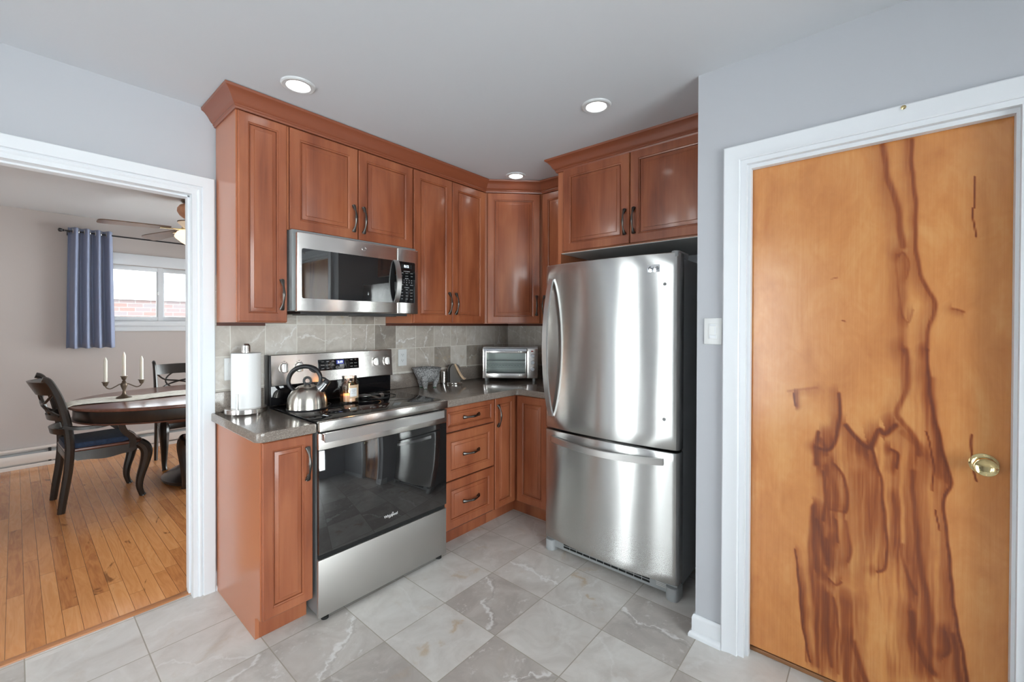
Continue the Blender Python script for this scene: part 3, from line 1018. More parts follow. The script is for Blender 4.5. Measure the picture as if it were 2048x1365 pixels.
upper('narrow single-door wall cabinet with bare end panel beside the dining doorway', -2.2785, -2.053, ZB, [(-2.273, -2.057, 'r')])
upper('short two-door cherry wall cabinet directly above the microwave', -2.051, -1.290, 1.850, [(-2.043, -1.672, 'r'), (-1.667, -1.294, 'l')])
upper('tall two-door cherry wall cabinet right of the microwave', -1.288, -.622, ZB, [(-1.284, -.962, 'r'), (-.958, -.632, 'l')])
t = thing('corner_cabinet', 'angled single-door wall cabinet in the room corner above the toaster oven', 'cabinet', (-.3, -.3, ZB), 0, 'upper cabinets')
mb = MB(); mb.prism([(-.620, -.009), (-.620, -.305), (-.305, -.620), (-.009, -.620), (-.009, -.009)], ZB, 2.385)
obj('body', mb, M['cherryside'], t, smooth=0)
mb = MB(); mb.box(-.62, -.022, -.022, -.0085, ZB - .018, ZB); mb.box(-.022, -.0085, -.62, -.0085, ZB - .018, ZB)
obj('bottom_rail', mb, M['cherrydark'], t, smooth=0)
D1 = Vector((1, -1, 0)).normalized(); N1 = Vector((-1, -1, 0)).normalized()
door(t, Vector((-.620, -.305, ZB + .003)) + N1 * .02 + D1 * .022, D1, EZ, .402, ZT - ZB - .003, 'door', (.402 - .028, .135))
t = thing('upper_cabinet', 'single-door wall cabinet half hidden behind the fridge cabinet', 'cabinet', (-.15, -.79, ZB), 0, 'upper cabinets')
mb = MB(); mb.box(-.305, -.009, -.969, -.622, ZB, 2.385)
obj('body', mb, M['cherryside'], t, smooth=0)
door(t, (-.325, -.632, ZB + .003), NY, EZ, .33, ZT - ZB - .003, 'door', (.028, .135))
# fridge cabinet
t = thing('fridge_cabinet', 'deep two-door cabinet above the steel refrigerator', 'cabinet', (-.3, -1.48, 1.84), 0, 'upper cabinets')
mb = MB(); mb.box(-.600, -.010, -1.980, -.992, 1.841, 2.385); mb.box(-.604, -.600, -1.024, -.971, 1.841, 2.385)
obj('body', mb, M['cherryside'], t, smooth=0)
mb = MB(); mb.box(-.602, -.010, -.9915, -.9705, 1.378, 2.385)
obj('end_panel', mb, M['cherryside'], t, smooth=0)
mb = MB(); mb.box(-.596, -.012, -1.978, -.994, 1.837, 1.841)
obj('bottom_panel', mb, plain('pale_laminate', (.60, .60, .58), .4), t, 'pale laminate underside', smooth=0)
door(t, (-.620, -1.018, 1.846), NY, EZ, .463, ZT + .012 - 1.846, 'door', (.463 - .026, .128))
door(t, (-.620, -1.486, 1.846), NY, EZ, .463, ZT + .012 - 1.846, 'door', (.026, .128))

# crown mouldings
CR = [(-.012, 2.372), (.006, 2.372), (.008, 2.380), (.012, 2.384), (.012, 2.390), (.018, 2.394), (.024, 2.402), (.034, 2.420), (.048, 2.437), (.060, 2.444), (.062, 2.455), (-.012, 2.455)]
mb = MB(); mb.sweep([(-2.2785, -.001), (-2.2785, -.319), (-.624, -.319), (-.319, -.624), (-.319, -.9695)], CR)
tag(center(obj('crown_molding', mb, M['crown'], smooth=30)), 'long cherry crown moulding above the stove wall cabinets, turning the corner', 'moulding', 'crown mouldings')
mb = MB(); mb.sweep([(-.0, -.9695), (-.614, -.9695), (-.614, -1.982)], [(o, z + .002) for o, z in CR])
tag(center(obj('crown_molding', mb, M['crown'], smooth=30)), 'shorter, further forward crown moulding above the refrigerator cabinet', 'moulding', 'crown mouldings')

# base cabinets
t = thing('base_cabinet', 'narrow single-door base cabinet at the left end, beside the range', 'cabinet', (-2.17, -.3, 0), 0, 'base cabinets')
mb = MB(); mb.box(-2.264, -2.063, -.605, -.004, .105, .872)
obj('body', mb, M['cherry'], t, smooth=0)
mb = MB(); mb.add([(-2.281, y, z) for y, z in ((-.004, 0), (-.548, 0), (-.548, .092), (-.575, .105), (-.606, .105), (-.606, .872), (-.004, .872))] +
                  [(-2.2645, y, z) for y, z in ((-.004, 0), (-.548, 0), (-.548, .092), (-.575, .105), (-.606, .105), (-.606, .872), (-.004, .872))],
                  [(0, 1, 2, 3, 4, 5, 6), tuple(range(7, 14))[::-1]] + [(i, (i + 1) % 7, 7 + (i + 1) % 7, 7 + i) for i in range(7)])
obj('end_panel', mb, M['cherryside'], t, smooth=0)
mb = MB(); mb.box(-2.264, -2.063, -.5485, -.53, 0, .104)
obj('toe_kick', mb, M['cherry'], t, smooth=0)
door(t, (-2.2765, -.6255, .108), EX, EZ, .211, .758, 'door', (.211 - .026, .758 - .128))

t = thing('drawer_cabinet', 'three-drawer base cabinet right of the range', 'cabinet', (-1.07, -.3, 0), 0, 'base cabinets')
mb = MB(); mb.box(-1.294, -.845, -.605, -.004, .105, .872)
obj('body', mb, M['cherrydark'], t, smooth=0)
mb = MB(); mb.box(-1.294, -.845, -.5405, -.52, 0, .104)
obj('toe_kick', mb, M['cherry'], t, smooth=0)
for z0, z1 in ((.716, .868), (.420, .708), (.120, .412)):
    wd, ht = .437, z1 - z0
    o = obj('drawer', MB().panel((-1.286, -.6255, z0), EX, EZ, wd, ht, rings(wd, ht), .0195), M['cherry'], t, smooth=25)
    pull(o, (-1.286 + wd / 2, -.6255, z0 + ht / 2), EX, NY, .135)
t = thing('corner_base_cabinet', 'L-shaped corner base cabinet with two door faces meeting at an inner corner', 'cabinet', (-.4, -.4, 0), 0, 'base cabinets')
mb = MB(); mb.prism([(-.843, -.004), (-.843, -.605), (-.605, -.605), (-.605, -.955), (-.004, -.955), (-.004, -.004)], .105, .872)
obj('body', mb, M['cherry'], t, smooth=0)
mb = MB(); mb.prism([(-.843, -.50), (-.843, -.5405), (-.5485, -.5405), (-.5485, -.955), (-.52, -.955), (-.52, -.50)], 0, .104)
obj('toe_kick', mb, M['cherry'], t, smooth=0)
door(t, (-.839, -.6255, .112), EX, EZ, .205, .756, 'door', (.024, .756 - .118))
door(t, (-.6255, -.634, .112), NY, EZ, .270, .756, 'door')


def rounded(poly, idx, r, n=6):
    out = []
    m = len(poly)
    for i, p in enumerate(poly):
        if i not in idx: out.append(p); continue
        P, A, B = Vector(p), Vector(poly[i - 1]), Vector(poly[(i + 1) % m])
        a, b = P + (A - P).normalized() * r, P + (B - P).normalized() * r
        for k in range(n + 1):
            t = k / n
            q_ = (1 - t) ** 2 * a + 2 * t * (1 - t) * P + t * t * b
            out.append((q_.x, q_.y))
    return out


t = thing('countertop', 'short speckled brown counter piece left of the range', 'countertop', (-2.18, -.3, .873), 0, 'countertops')
mb = MB(); mb.prism(rounded([(-2.305, -.003), (-2.305, -.648), (-2.0605, -.648), (-2.0605, -.003)], {1}, .03), .8735, .916, .006)
obj('slab', mb, M['counter'], t)
mb = MB(); mb.box(-2.305, -2.0605, -.021, -.0075, .9165, 1.018, .002)
obj('splash_strip', mb, M['counter'], t)
t = thing('countertop', 'L-shaped speckled brown counter in the corner under the toaster oven', 'countertop', (-.6, -.4, .873), 0, 'countertops')
mb = MB(); mb.prism(rounded([(-1.2965, -.003), (-1.2965, -.648), (-.640, -.648), (-.640, -.965), (-.003, -.965), (-.003, -.003)], {2}, .02), .8735, .916, .006)
obj('slab', mb, M['counter'], t)
mb = MB(); mb.box(-1.2965, -.0215, -.021, -.0075, .9165, 1.018, .002)
obj('splash_strip', mb, M['counter'], t)
mb = MB(); mb.box(-.021, -.0075, -.965, -.0075, .9165, 1.018, .002)
obj('splash_strip', mb, M['counter'], t)

# ================================================================== APPLIANCES
# ---- range
M['burner'] = plain('faint_burner_print', (.06, .06, .06), .5)
RX0, RX1 = -2.057, -1.300
t = thing('range', 'stainless steel and black glass electric range with a kettle on its cooktop', 'stove', (-1.678, -.33, 0))
mb = MB(); mb.box(RX0 + .004, RX1 - .004, -.640, -.020, .030, .905)
obj('body', mb, M['caseg'], t, smooth=0)
mb = MB(); mb.box(RX0 - .002, RX1 + .002, -.646, -.094, .9165, .9235, .002)
ck = obj('cooktop', mb, M['blackglass'], t)
for cx, cy, r in ((-1.875, -.49, .115), (-1.48, -.49, .09), (-1.875, -.22, .085), (-1.48, -.22, .11)):
    for rr in (r, r * .62):
        ring = MB().tube([(cx + rr * math.cos(a), cy + rr * math.sin(a), .9235) for a in np.linspace(0, 2 * math.pi, 49)[:-1]], .00035, n=4, closed=True)
        obj('burner_ring', ring, M['burner'], ck, 'thin grey burner outline')
mb = MB(); mb.box(RX0, RX1, -.6745, -.640, .8785, .9235, .004)
obj('front_trim', mb, M['steel'], t)
mb = MB(); mb.box(RX0 + .006, RX1 - .006, -.652, -.640, .868, .8785)
obj('gap_strip', mb, M['darkslot'], t, smooth=0)
# oven door
mb = MB()
mb.box(RX0, RX1, -.6645, -.642, .793, .8705, .003)
od = obj('oven_door', mb, M['steel'], t)
mb = MB(); mb.box(RX0 + .001, RX1 - .001, -.6635, -.642, .3125, .7925, .003)
obj('door_glass', mb, M['ovenglass'], od, 'black reflective glass')
for x, wd in ((-1.955, .062), (-1.775, .10), (-1.575, .10), (-1.415, .055)):
    mb = MB(); mb.box(x - wd / 2, x + wd / 2, -.6652, -.6635, .8545, .8625)
    obj('vent_slot', mb, M['darkslot'], od, smooth=0)
mb = MB()
pts = [(-2.047 + .692 * k / 16, -.702 - .014 * math.sin(math.pi * k / 16), .857) for k in range(17)]
mb.bar(pts, .011, .041)
for x in (-2.039, -1.363):
    mb.box(x - .010, x + .010, -.703, -.664, .841, .873, .003)
obj('handle', mb, M['satin'], od, 'wide flat steel handle', smooth=25)
mb = text(MB(), 'Whirlpool', .0195, (-1.679, -.6645, .374), EX, EZ, bold=.0004)
mb.tube(smooth_path([(-1.692, -.6650, .363), (-1.682, -.6650, .366), (-1.670, -.6650, .376), (-1.665, -.6650, .385), (-1.673, -.6650, .385)], 5), .0008, n=4)
obj('lettering', mb, M['ink'], od, smooth=0)
mb = MB(); mb.box(RX0 + .004, RX1 - .004, -.650, -.640, .289, .3115)
obj('drawer_gap', mb, M['darkslot'], t, smooth=0)
mb = MB(); mb.box(RX0, RX1, -.6610, -.642, .0215, .2875, .003)
obj('drawer', mb, plain('stainless_drawer', (.50, .485, .465), .5, metal=1), t, 'plain stainless storage drawer')
for x in (RX0 + .04, RX1 - .04):
    for y in (-.638, -.08):
        mb = MB(); mb.lathe([(0, 0), (.017, 0), (.017, .012), (.009, .014), (.009, .031), (0, .031)], (x, y, 0), 16)
        obj('foot', mb, M['rubber'], t)
# backguard
mb = MB(); mb.box(RX0 + .001, RX1 - .001, -.086, -.0215, .9240, 1.031, .002)
obj('rear_panel', mb, M['blackglass'], t, 'glossy black lower back panel')
mb = MB()
mb.add([(x, y, z) for x in (RX0 + .007, RX1 + .006) for y, z in ((-.096, 1.030), (-.100, 1.034), (-.0865, 1.197), (-.082, 1.201), (-.024, 1.201), (-.024, 1.030))],
       [(0, 1, 2, 3, 4, 5), tuple(range(6, 12))[::-1]] + [(i, (i + 1) % 6, 6 + (i + 1) % 6, 6 + i) for i in range(6)])
bgd = obj('backguard', mb, M['steel'], t, 'stainless control panel with knobs', smooth=20)
mb = MB(); mb.box(RX0 - .001, RX0 + .007, -.094, -.022, .924, 1.199, .002)
obj('side_cap', mb, M['blackplastic'], t)
TB = Vector((0, .0135, .163)).normalized()          # slope of the control face
NB = Vector((1, 0, 0)).cross(TB)


def bg(x, z, d=0.0):
    return Vector((x, -.100, 1.034)) + TB * ((z - 1.034) / TB.z) + NB * d


def bgM(x, z, d=0.0):
    m_ = Matrix((EX, TB, NB)).transposed().to_4x4(); m_.translation = bg(x, z, d)
    return m_


mb = MB(); mb.box(-.129, .129, -.0325, .0325, 0, .0035, .0012); mb.map(bgM(-1.666, 1.1265))
dp = obj('display', mb, M['blackglass'], bgd)
mb = MB(); mb.box(-.022, .026, -.012, .013, .0036, .0037); mb.map(bgM(-1.663, 1.139))
obj('display_window', mb, M['ledglow'], dp, smooth=0)
mb = text(MB(), '2:19', .019, bg(-1.661, 1.139, .0040), EX, TB, bold=.0006)
obj('clock_digits', mb, M['ledblue'], dp, smooth=0)
KEYS = ((-1.768, 1.146, 'BAKE'), (-1.737, 1.146, 'BROIL'), (-1.706, 1.149, 'KEEP'), (-1.706, 1.143, 'WARM'), (-1.768, 1.126, 'FROZEN'), (-1.737, 1.126, 'FAVORITE'), (-1.706, 1.129, 'SELF'),
                (-1.706, 1.123, 'CLEAN'), (-1.768, 1.106, 'LOCK'), (-1.737, 1.106, 'LIGHT'), (-1.588, 1.148, 'TIMER'), (-1.560, 1.148, 'SET'), (-1.588, 1.128, 'COOK'), (-1.560, 1.128, 'DELAY'),
                (-1.588, 1.108, 'HOLD'), (-1.560, 1.108, 'CLOCK'), (-1.616, 1.148, '+'), (-1.616, 1.129, '-'))
for sel in (lambda x: x < -1.65, lambda x: x > -1.65):
    mb = MB()
    for x, z, s_ in KEYS:
        if sel(x): text(mb, s_, .0062, bg(x, z, .0037), EX, TB)
    obj('lettering', mb, M['ink'], dp, smooth=0)
mb = MB()
text(mb, 'START', .005, bg(-1.678, 1.108, .0037), EX, TB); text(mb, 'OFF', .005, bg(-1.648, 1.108, .0037), EX, TB)
for x in (-1.678, -1.648):
    mb.tube([bg(x, 1.108, .004) + Vector((1, 0, 0)) * .0105 * math.cos(a) + TB * .0075 * math.sin(a) for a in np.linspace(0, 2 * math.pi, 25)[:-1]], .0005, n=4, closed=True)
obj('lettering', mb, M['ink'], dp, smooth=0)
for x in (-1.981, -1.901, -1.415, -1.333):
    mb = MB()
    mb.lathe([(0, 0), (.0275, 0), (.0275, .004), (.0255, .006), (.0245, .010), (0, .010)], n=32)
    k = obj('knob', mb.map(bgM(x, 1.126)), M['steel'], bgd)
    mb = MB(); mb.box(-.0085, .0085, -.0245, .0245, .009, .030, .003)
    mb.box(-.0012, .0012, .008, .024, .0300, .0304)
    obj('grip', mb.map(bgM(x, 1.126)), M['satin'], k)
for x in (-1.981, -1.901, -1.415, -1.333):
    mb = text(MB(), 'OFF', .006, bg(x, 1.163, .0006), EX, TB)
    text(mb, 'HI', .006, bg(x + .012, 1.156, .0006), EX, TB); text(mb, 'LO', .006, bg(x - .012, 1.156, .0006), EX, TB)
    obj('lettering', mb, M['inkdark'], bgd, smooth=0)

# ---- microwave
MX0, MX1, MZ0, MZ1, MY = -2.036, -1.300, 1.434, 1.832, -.390
t = thing('microwave', 'stainless over-the-range microwave under the short wall cabinet', 'microwave', (-1.668, -.2, 1.43))
mb = MB(); mb.box(-2.047, -1.292, -.352, -.020, MZ0 + .004, 1.8485, .003)
obj('body', mb, M['caseg'], t)
mb = MB(); mb.box(-2.0, -1.35, -.34, -.06, MZ0 - .012, MZ0 + .004); mb.box(-1.95, -1.72, -.30, -.12, MZ0 - .016, MZ0 - .012); mb.box(-1.62, -1.40, -.30, -.12, MZ0 - .016, MZ0 - .012)
obj('vent_filter', mb, M['blackplastic'], t, smooth=0)
XS = -1.4545
mb = MB(); mb.box(MX0, XS - .001, MY, -.352, MZ0, MZ1, .006, 3)
md = obj('door', mb, M['steel'], t)
mb = MB(); mb.prism(rounded([(-2.014, 1.500), (-1.457, 1.500), (-1.457, 1.752), (-2.014, 1.752)], {0, 3}, .012), 0, .0016)
mb.map(Matrix(((1, 0, 0, 0), (0, 0, -1, MY), (0, 1, 0, 0), (0, 0, 0, 1))))
gl = obj('door_glass', mb, M['ovenglass'], md, smooth=20)
mb = MB(); mb.prism(rounded([(-1.970, 1.530), (-1.530, 1.530), (-1.530, 1.715), (-1.970, 1.715)], {0, 1, 2, 3}, .014), .0016, .0019)
mb.map(Matrix(((1, 0, 0, 0), (0, 0, -1, MY), (0, 1, 0, 0), (0, 0, 0, 1))))
obj('mesh_screen', mb, plain('dark_perforated_screen', (.016, .0145, .014), .015, ior=1.95), gl, smooth=0)
mb = MB()
pts = [(-1.468, MY - .006 - .034 * math.sin(math.pi * (k / 16)) ** .7, 1.502 + .250 * k / 16) for k in range(17)]
mb.tube(pts, .5, n=4, up=(1, 0, 0), w=(.031, .009))
obj('handle', mb, M['satin'], md, 'bowed satin steel handle', smooth=25)
mb = MB()
lc = Vector((-1.672, MY - .0006, 1.794))
for r, n_ in ((.0125, 40),):
    mb.tube([lc + Vector((r * math.cos(a), 0, r * math.sin(a))) for a in np.linspace(0, 2 * math.pi, n_ + 1)[:-1]], .0009, n=6, closed=True)
text(mb, 'GE', .0125, lc, EX, EZ)
for k in range(4):
    a0 = 45 + 90 * k
    mb.tube([lc + Vector((.0100 * math.cos(R(a0 + d)), 0, .0100 * math.sin(R(a0 + d)))) for d in (-22, -8, 8, 22)], .0006, n=4)
obj('logo', mb, M['chrome'], md, 'small round chrome monogram', smooth=0)
mb = MB(); mb.box(XS + .001, MX1, MY, -.352, MZ0, MZ1, .006, 3)
mc = obj('control_panel', mb, M['steel'], t)
mb = MB(); mb.prism(rounded([(-1.450, 1.502), (-1.326, 1.502), (-1.326, 1.752), (-1.450, 1.752)], {1, 2}, .010), 0, .0016)
mb.map(Matrix(((1, 0, 0, 0), (0, 0, -1, MY), (0, 1, 0, 0), (0, 0, 0, 1))))
kp = obj('keypad', mb, M['blackglass'], mc, smooth=20)
mb = MB(); mb.box(-1.428, -1.350, MY - .0021, MY - .0016, 1.712, 1.736)
obj('display_window', mb, M['darkslot'], kp, smooth=0)
mb = text(MB(), '8:12', .020, (-1.391, MY - .0023, 1.724), EX, EZ, bold=.0007)
obj('clock_digits', mb, M['ledwhite'], kp, smooth=0)
mb = MB()
def kt(x, z, s_, sz=.006): text(mb, s_, sz, (x, MY - .0018, z), EX, EZ)
kt(-1.388, 1.694, 'CONVENIENCE', .0068)
for x, s_ in ((-1.424, 'POPCORN'), (-1.388, 'REHEAT'), (-1.352, 'SOFTEN')): kt(x, 1.683, s_, .0052)
for x, s_ in ((-1.424, 'MELT'), (-1.388, 'DEFROST'), (-1.352, 'COOK')): kt(x, 1.665, s_, .0052)
kt(-1.388, 1.650, 'EXPRESS', .0068)
for i, s_ in enumerate('12345'): kt(-1.426 + i * .0185, 1.640, s_, .009)
for i, s_ in enumerate('67890'): kt(-1.426 + i * .0185, 1.626, s_, .009)
for x, s_ in ((-1.424, 'POWER'), (-1.388, 'TIME'), (-1.352, 'ADD 30')): kt(x, 1.611, s_, .006)
kt(-1.388, 1.595, 'CONTROLS', .0068)
for j, row in enumerate((('SET', 'TIMER', 'CLOCK'), ('VENT', 'FAN', 'LIGHT'), ('STOP', 'TURN', 'START'), ('OFF', 'LOCK', 'PAUSE'))):
    for x, s_ in zip((-1.422, -1.388, -1.354), row): kt(x, 1.582 - j * .019, s_, .0062)
obj('lettering', mb, M['ink'], kp, smooth=0)

# ---- refrigerator
FY0, FY1 = -1.852, -1.042
FC, FHW = (FY0 + FY1) / 2, (FY1 - FY0) / 2
t = thing('refrigerator', 'stainless bottom-freezer refrigerator with bowed handles, in the alcove', 'refrigerator', (-.45, FC, 0))


def front(y, bulge=.036, x0=-.842, r=.020):
    u = abs(y - FC) / FHW
    x = x0 - bulge * (1 - u * u)
    e = FHW - abs(y - FC)
    if e < r: x += r - math.sqrt(max(0, r * r - (r - e) ** 2))
    return x


def fridge_leaf(z0, z1, name, label):
    ys = [FY0 + 2 * FHW * (.5 - .5 * math.cos(math.pi * k / 56)) for k in range(57)]
    poly = [(front(y), y) for y in ys]
    poly = poly[::-1] + [(-.782, FY0), (-.782, FY1)]
    bm = bmesh.new()
    n = len(poly)
    layers = []
    zz = [(z0, .004), (z0 + .0015, .0012), (z0 + .004, 0), *[(z0 + (z1 - z0) * k / 14, 0) for k in range(1, 14)], (z1 - .004, 0), (z1 - .0015, .0012), (z1, .004)]
    for z, ins in zz:
        L_ = []
        for x, y in poly:
            xx = x + (ins if x < -.79 else 0)
            yy = FC + (y - FC) * (1 - ins / FHW)
            L_.append(bm.verts.new((xx, yy, z)))
        layers.append(L_)
    for a, b in zip(layers, layers[1:]):
        for i in range(n):
            bm.faces.new((a[i], a[(i + 1) % n], b[(i + 1) % n], b[i]))
    bm.faces.new(layers[0][::-1]); bm.faces.new(layers[-1])
    return obj(name, MB().bm(bm), M['fsteel'], t, label, smooth=40)


mb = MB(); mb.box(-.770, -.060, -1.848, -1.046, .055, 1.704, .006)
obj('body', mb, M['caseg'], t, 'charcoal grey painted sides')
mb = MB(); mb.box(-.782, -.770, -1.842, -1.052, .075, 1.715)
obj('gasket', mb, M['rubber'], t, smooth=0)
fd = fridge_leaf(.750, 1.728, 'door', 'bowed stainless upper door')
fz = fridge_leaf(.082, .738, 'freezer_drawer', 'bowed stainless freezer drawer')
# tall bowed door handle near the left edge
hy = -1.104
mb = MB()
pts = []
for k in range(25):
    a = k / 24
    pts.append((front(hy) - .004 - .068 * math.sin(math.pi * a) ** .75, hy + .006, .824 + .818 * a))
mb.tube(pts, .5, n=4, up=(0, 1, 0), w=(.030, .014))
obj('handle', mb, M['satin'], fd, 'tall bowed satin steel handle', smooth=25)
mb = MB()
pts = []
for k in range(25):
    a = k / 24
    y = -1.105 - .675 * a
    pts.append((front(y) - .003 - .034 * math.sin(math.pi * a) ** .7, y, .688 - .010 * math.sin(math.pi * a)))
mb.tube(pts, .5, n=4, up=(0, 0, 1), w=(.034, .014))
obj('handle', mb, M['satin'], fz, 'long bowed satin steel drawer handle', smooth=25)
# badge
yb = -1.728
fx = front(yb) - .0006
tn = Vector((0, -1, 0)) + Vector((1, 0, 0)) * ((front(yb - .01) - front(yb + .01)) / .02)
tn.normalize(); nb = tn.cross(Vector(EZ))
m_ = Matrix((tn, EZ, nb)).transposed().to_4x4(); m_.translation = Vector((fx, yb, 1.654))
mb = MB(); mb.box(-.0305, .0305, -.0185, .0185, 0, .003, .001); mb.map(m_)
bd = obj('badge', mb, M['chrome'], fd, 'small rectangular chrome badge')
mb = MB()
o_ = m_.translation + nb * .0032
text(mb, 'LG', .021, o_ + tn * .013, tn, EZ)
cc = o_ - tn * .013
mb.tube([cc + tn * .0098 * math.cos(a) + Vector(EZ) * .0098 * math.sin(a) for a in np.linspace(R(80), R(360), 25)], .0010, n=4)
mb.tube([cc + Vector(EZ) * .005, cc - Vector(EZ) * .0045, cc - Vector(EZ) * .0045 + tn * .004], .0010, n=4)
mb.tube([cc, cc + tn * .0095], .0010, n=4)
mb.tube([cc - tn * .0045 + Vector(EZ) * .004, cc - tn * .0040 + Vector(EZ) * .004], .0013, n=6)
obj('logo', mb, M['inkdark'], bd, smooth=0)
# round plugs on the hinge side
for z in (1.573, .900):
    y = -1.783
    mb = MB(); mb.lathe([(0, 0), (.0085, 0), (.0085, .002), (.006, .0032), (0, .0035)], (front(y) + .0004, y, z), 20, M=Matrix.Rotation(R(-90), 4, 'Y'))
    obj('hinge_plug', mb, M['greyplastic'], fd)
mb = MB(); mb.prism(rounded([(-.846, -1.846), (-.846, -1.810), (-.70, -1.800), (-.70, -1.846)][::-1], {2, 3}, .014), 1.705, 1.736, .004)
obj('hinge_cover', mb, M['greyplastic'], t)
mb = MB(); mb.box(-.822, -.760, -1.842, -1.052, .020, .075, .004)
gr = obj('base_grille', mb, M['greyplastic'], t)
mb = MB()
for k in range(12):
    y0 = -1.70 + k * .0445
    mb.box(-.8232, -.8215, y0, y0 + .041, .052, .066)
    mb.box(-.8232, -.8215, y0, y0 + .041, .036, .047)
obj('vent_slot', mb, M['darkslot'], gr, smooth=0)
mb = MB()
for z in (.042, .050, .058): mb.box(-.8232, -.8215, -1.80, -1.735, z, z + .003)
obj('ridge', mb, M['satin'], gr, smooth=0)
for y in (-1.818, -1.076):
    mb = MB(); mb.prism(rounded([(-.848, y - .032), (-.770, y - .032), (-.770, y + .032), (-.848, y + .032)], {0, 3}, .030), .0, .064, .003)
    obj('foot', mb, M['greyplastic'], t)

# ================================================================== COUNTER THINGS
# kettle (spout along local +x)
t = thing('kettle', 'brushed steel whistling kettle with a black loop handle on the cooktop', 'kettle', (-1.944, -.292, .9236), R(-43))
t.scale = (.95, .95, .97)
mb = MB(); mb.lathe([(0, 0), (.098, 0), (.105, .003), (.105, .007), (.1035, .012), (.1035, .030), (.1005, .055), (.093, .078), (.080, .098), (.064, .112), (.052, .118), (.050, .121), (.046, .1225), (.030, .127), (.010, .129), (0, .129)], n=56)
body = obj('body', mb, M['ksteel'], t, local=True)
mb = MB(); mb.lathe([(.1052, .0), (.1066, .002), (.1066, .0055), (.1052, .0065)], n=56)
obj('base_rim', mb, M['blackplastic'], t, local=True)
mb = MB()
mb.lathe([(0, .1285), (.012, .1285), (.012, .133), (0, .134)], n=20)
mb.tube(arc((0, 0, .150), .0185, 0, 360, 24)[:-1], .0058, n=10, closed=True, w=(1.2, .9))
obj('lid_knob', mb, M['blackplastic'], t, local=True)
mb = MB()
pts = smooth_path([(-.072, 0, .100), (-.092, 0, .120), (-.101, 0, .150), (-.088, 0, .190), (-.055, 0, .219), (-.008, 0, .229), (.040, 0, .216), (.066, 0, .184), (.070, 0, .150), (.058, 0, .118)], 5)
mb.tube(pts, [.0105 + .004 * math.sin(math.pi * k / (len(pts) - 1)) for k in range(len(pts))], n=14, up=(0, 1, 0), w=(1.1, .85))
mb.tube([(.012, 0, .215), (.028, 0, .203), (.044, 0, .196)], [.006, .007, .005], n=10)
obj('handle', mb, M['blackplastic'], t, local=True)
mb = MB()
mb.tube([(.060, 0, .094), (.084, 0, .118), (.104, 0, .142)], [.027, .022, .0165], n=24)
obj('spout', mb, M['chrome'], t, local=True)
mb = MB()
mb.tube([(.100, 0, .138), (.110, 0, .151)], [.0185, .0175], n=24)
mb.tube(smooth_path([(.100, 0, .158), (.085, 0, .165), (.066, 0, .164)], 4), .007, n=10, up=(0, 1, 0), w=(1.4, .7))
obj('whistle_cap', mb, M['blackplastic'], t, local=True)

# candle jar
t = thing('candle_jar', 'lit jar candle in rosy glass with a white label, on the cooktop', 'candle', (-1.712, -.300, .9236), R(-92))
mb = MB(); mb.lathe([(0, .000), (.048, .0), (.0515, .003), (.052, .010), (.052, .098), (.049, .108), (.041, .115), (.040, .119), (.042, .121), (.042, .127), (.040, .129), (.0405, .146), (.043, .148), (.043, .151), (.040, .152),
                               (.0385, .150), (.0378, .118), (.046, .106), (.049, .097), (.049, .012), (.045, .007), (0, .007)], n=48)
obj('jar', mb, M['jar'], t, local=True)
mb = MB(); mb.lathe([(0, .0075), (.0445, .0075), (.0485, .012), (.0485, .047), (.040, .0465), (0, .045)], n=40)
wx = obj('wax', mb, plain('peach_wax', (.84, .68, .50), .45, sss=.2), t, local=True)
mb = MB(); mb.tube([(0, 0, .044), (.001, 0, .056)], .0012, n=6)
wk = obj('wick', mb, M['rubber'], wx, local=True)
mb = MB(); mb.lathe([(0, .054), (.003, .057), (.0042, .063), (.0028, .072), (.0008, .080), (0, .082)], n=14)
obj('flame', mb, M['flame'], wx, local=True)
mb = MB()
def curved(mb_, r, a0, a1, z0, z1, n=14):
    v_ = [(r * math.cos(R(a0 + (a1 - a0) * k / n)), r * math.sin(R(a0 + (a1 - a0) * k / n)), z) for k in range(n + 1) for z in (z0, z1)]
    mb_.add(v_, [(2 * k, 2 * k + 2, 2 * k + 3, 2 * k + 1) for k in range(n)])
curved(mb, .0524, -26, 40, .030, .104)
lb = obj('label', mb, plain('tan_label', (.60, .42, .27), .5), t, 'tan label with a pale inset', local=True)
mb = MB(); curved(mb, .0527, -22, 22, .040, .088)
pl = obj('label_panel', mb, M['plate'], lb, local=True)
mb = MB()
for z, wd in ((.078, 12), (.072, 14), (.066, 8), (.058, 13)):
    curved(mb, .0529, -wd, wd, z, z + .0016, 6)
obj('print_line', mb, M['greyink'], pl, local=True)

# spoon rest
t = thing('spoon_rest', 'small steel spoon rest with a turned-up handle, behind the candle', 'spoon rest', (-1.575, -.205, .9236), R(-66))
mb = MB(); mb.lathe([(0, .002), (.030, .002), (.044, .008), (.050, .013), (.0515, .0135), (.0515, .0125), (.045, .006), (.030, .0), (0, 0)], n=40, sx=1.1, sy=.85)
obj('bowl', mb, M['satin'], t, local=True)
mb = MB()
mb.tube(smooth_path([(.050, 0, .0125), (.075, 0, .012), (.105, 0, .006), (.128, 0, .004), (.140, 0, .012), (.138, 0, .026), (.126, 0, .032)], 5), .5, n=4, up=(0, 1, 0), w=(.030, .0018))
obj('handle', mb, M['satin'], t, local=True, smooth=25)

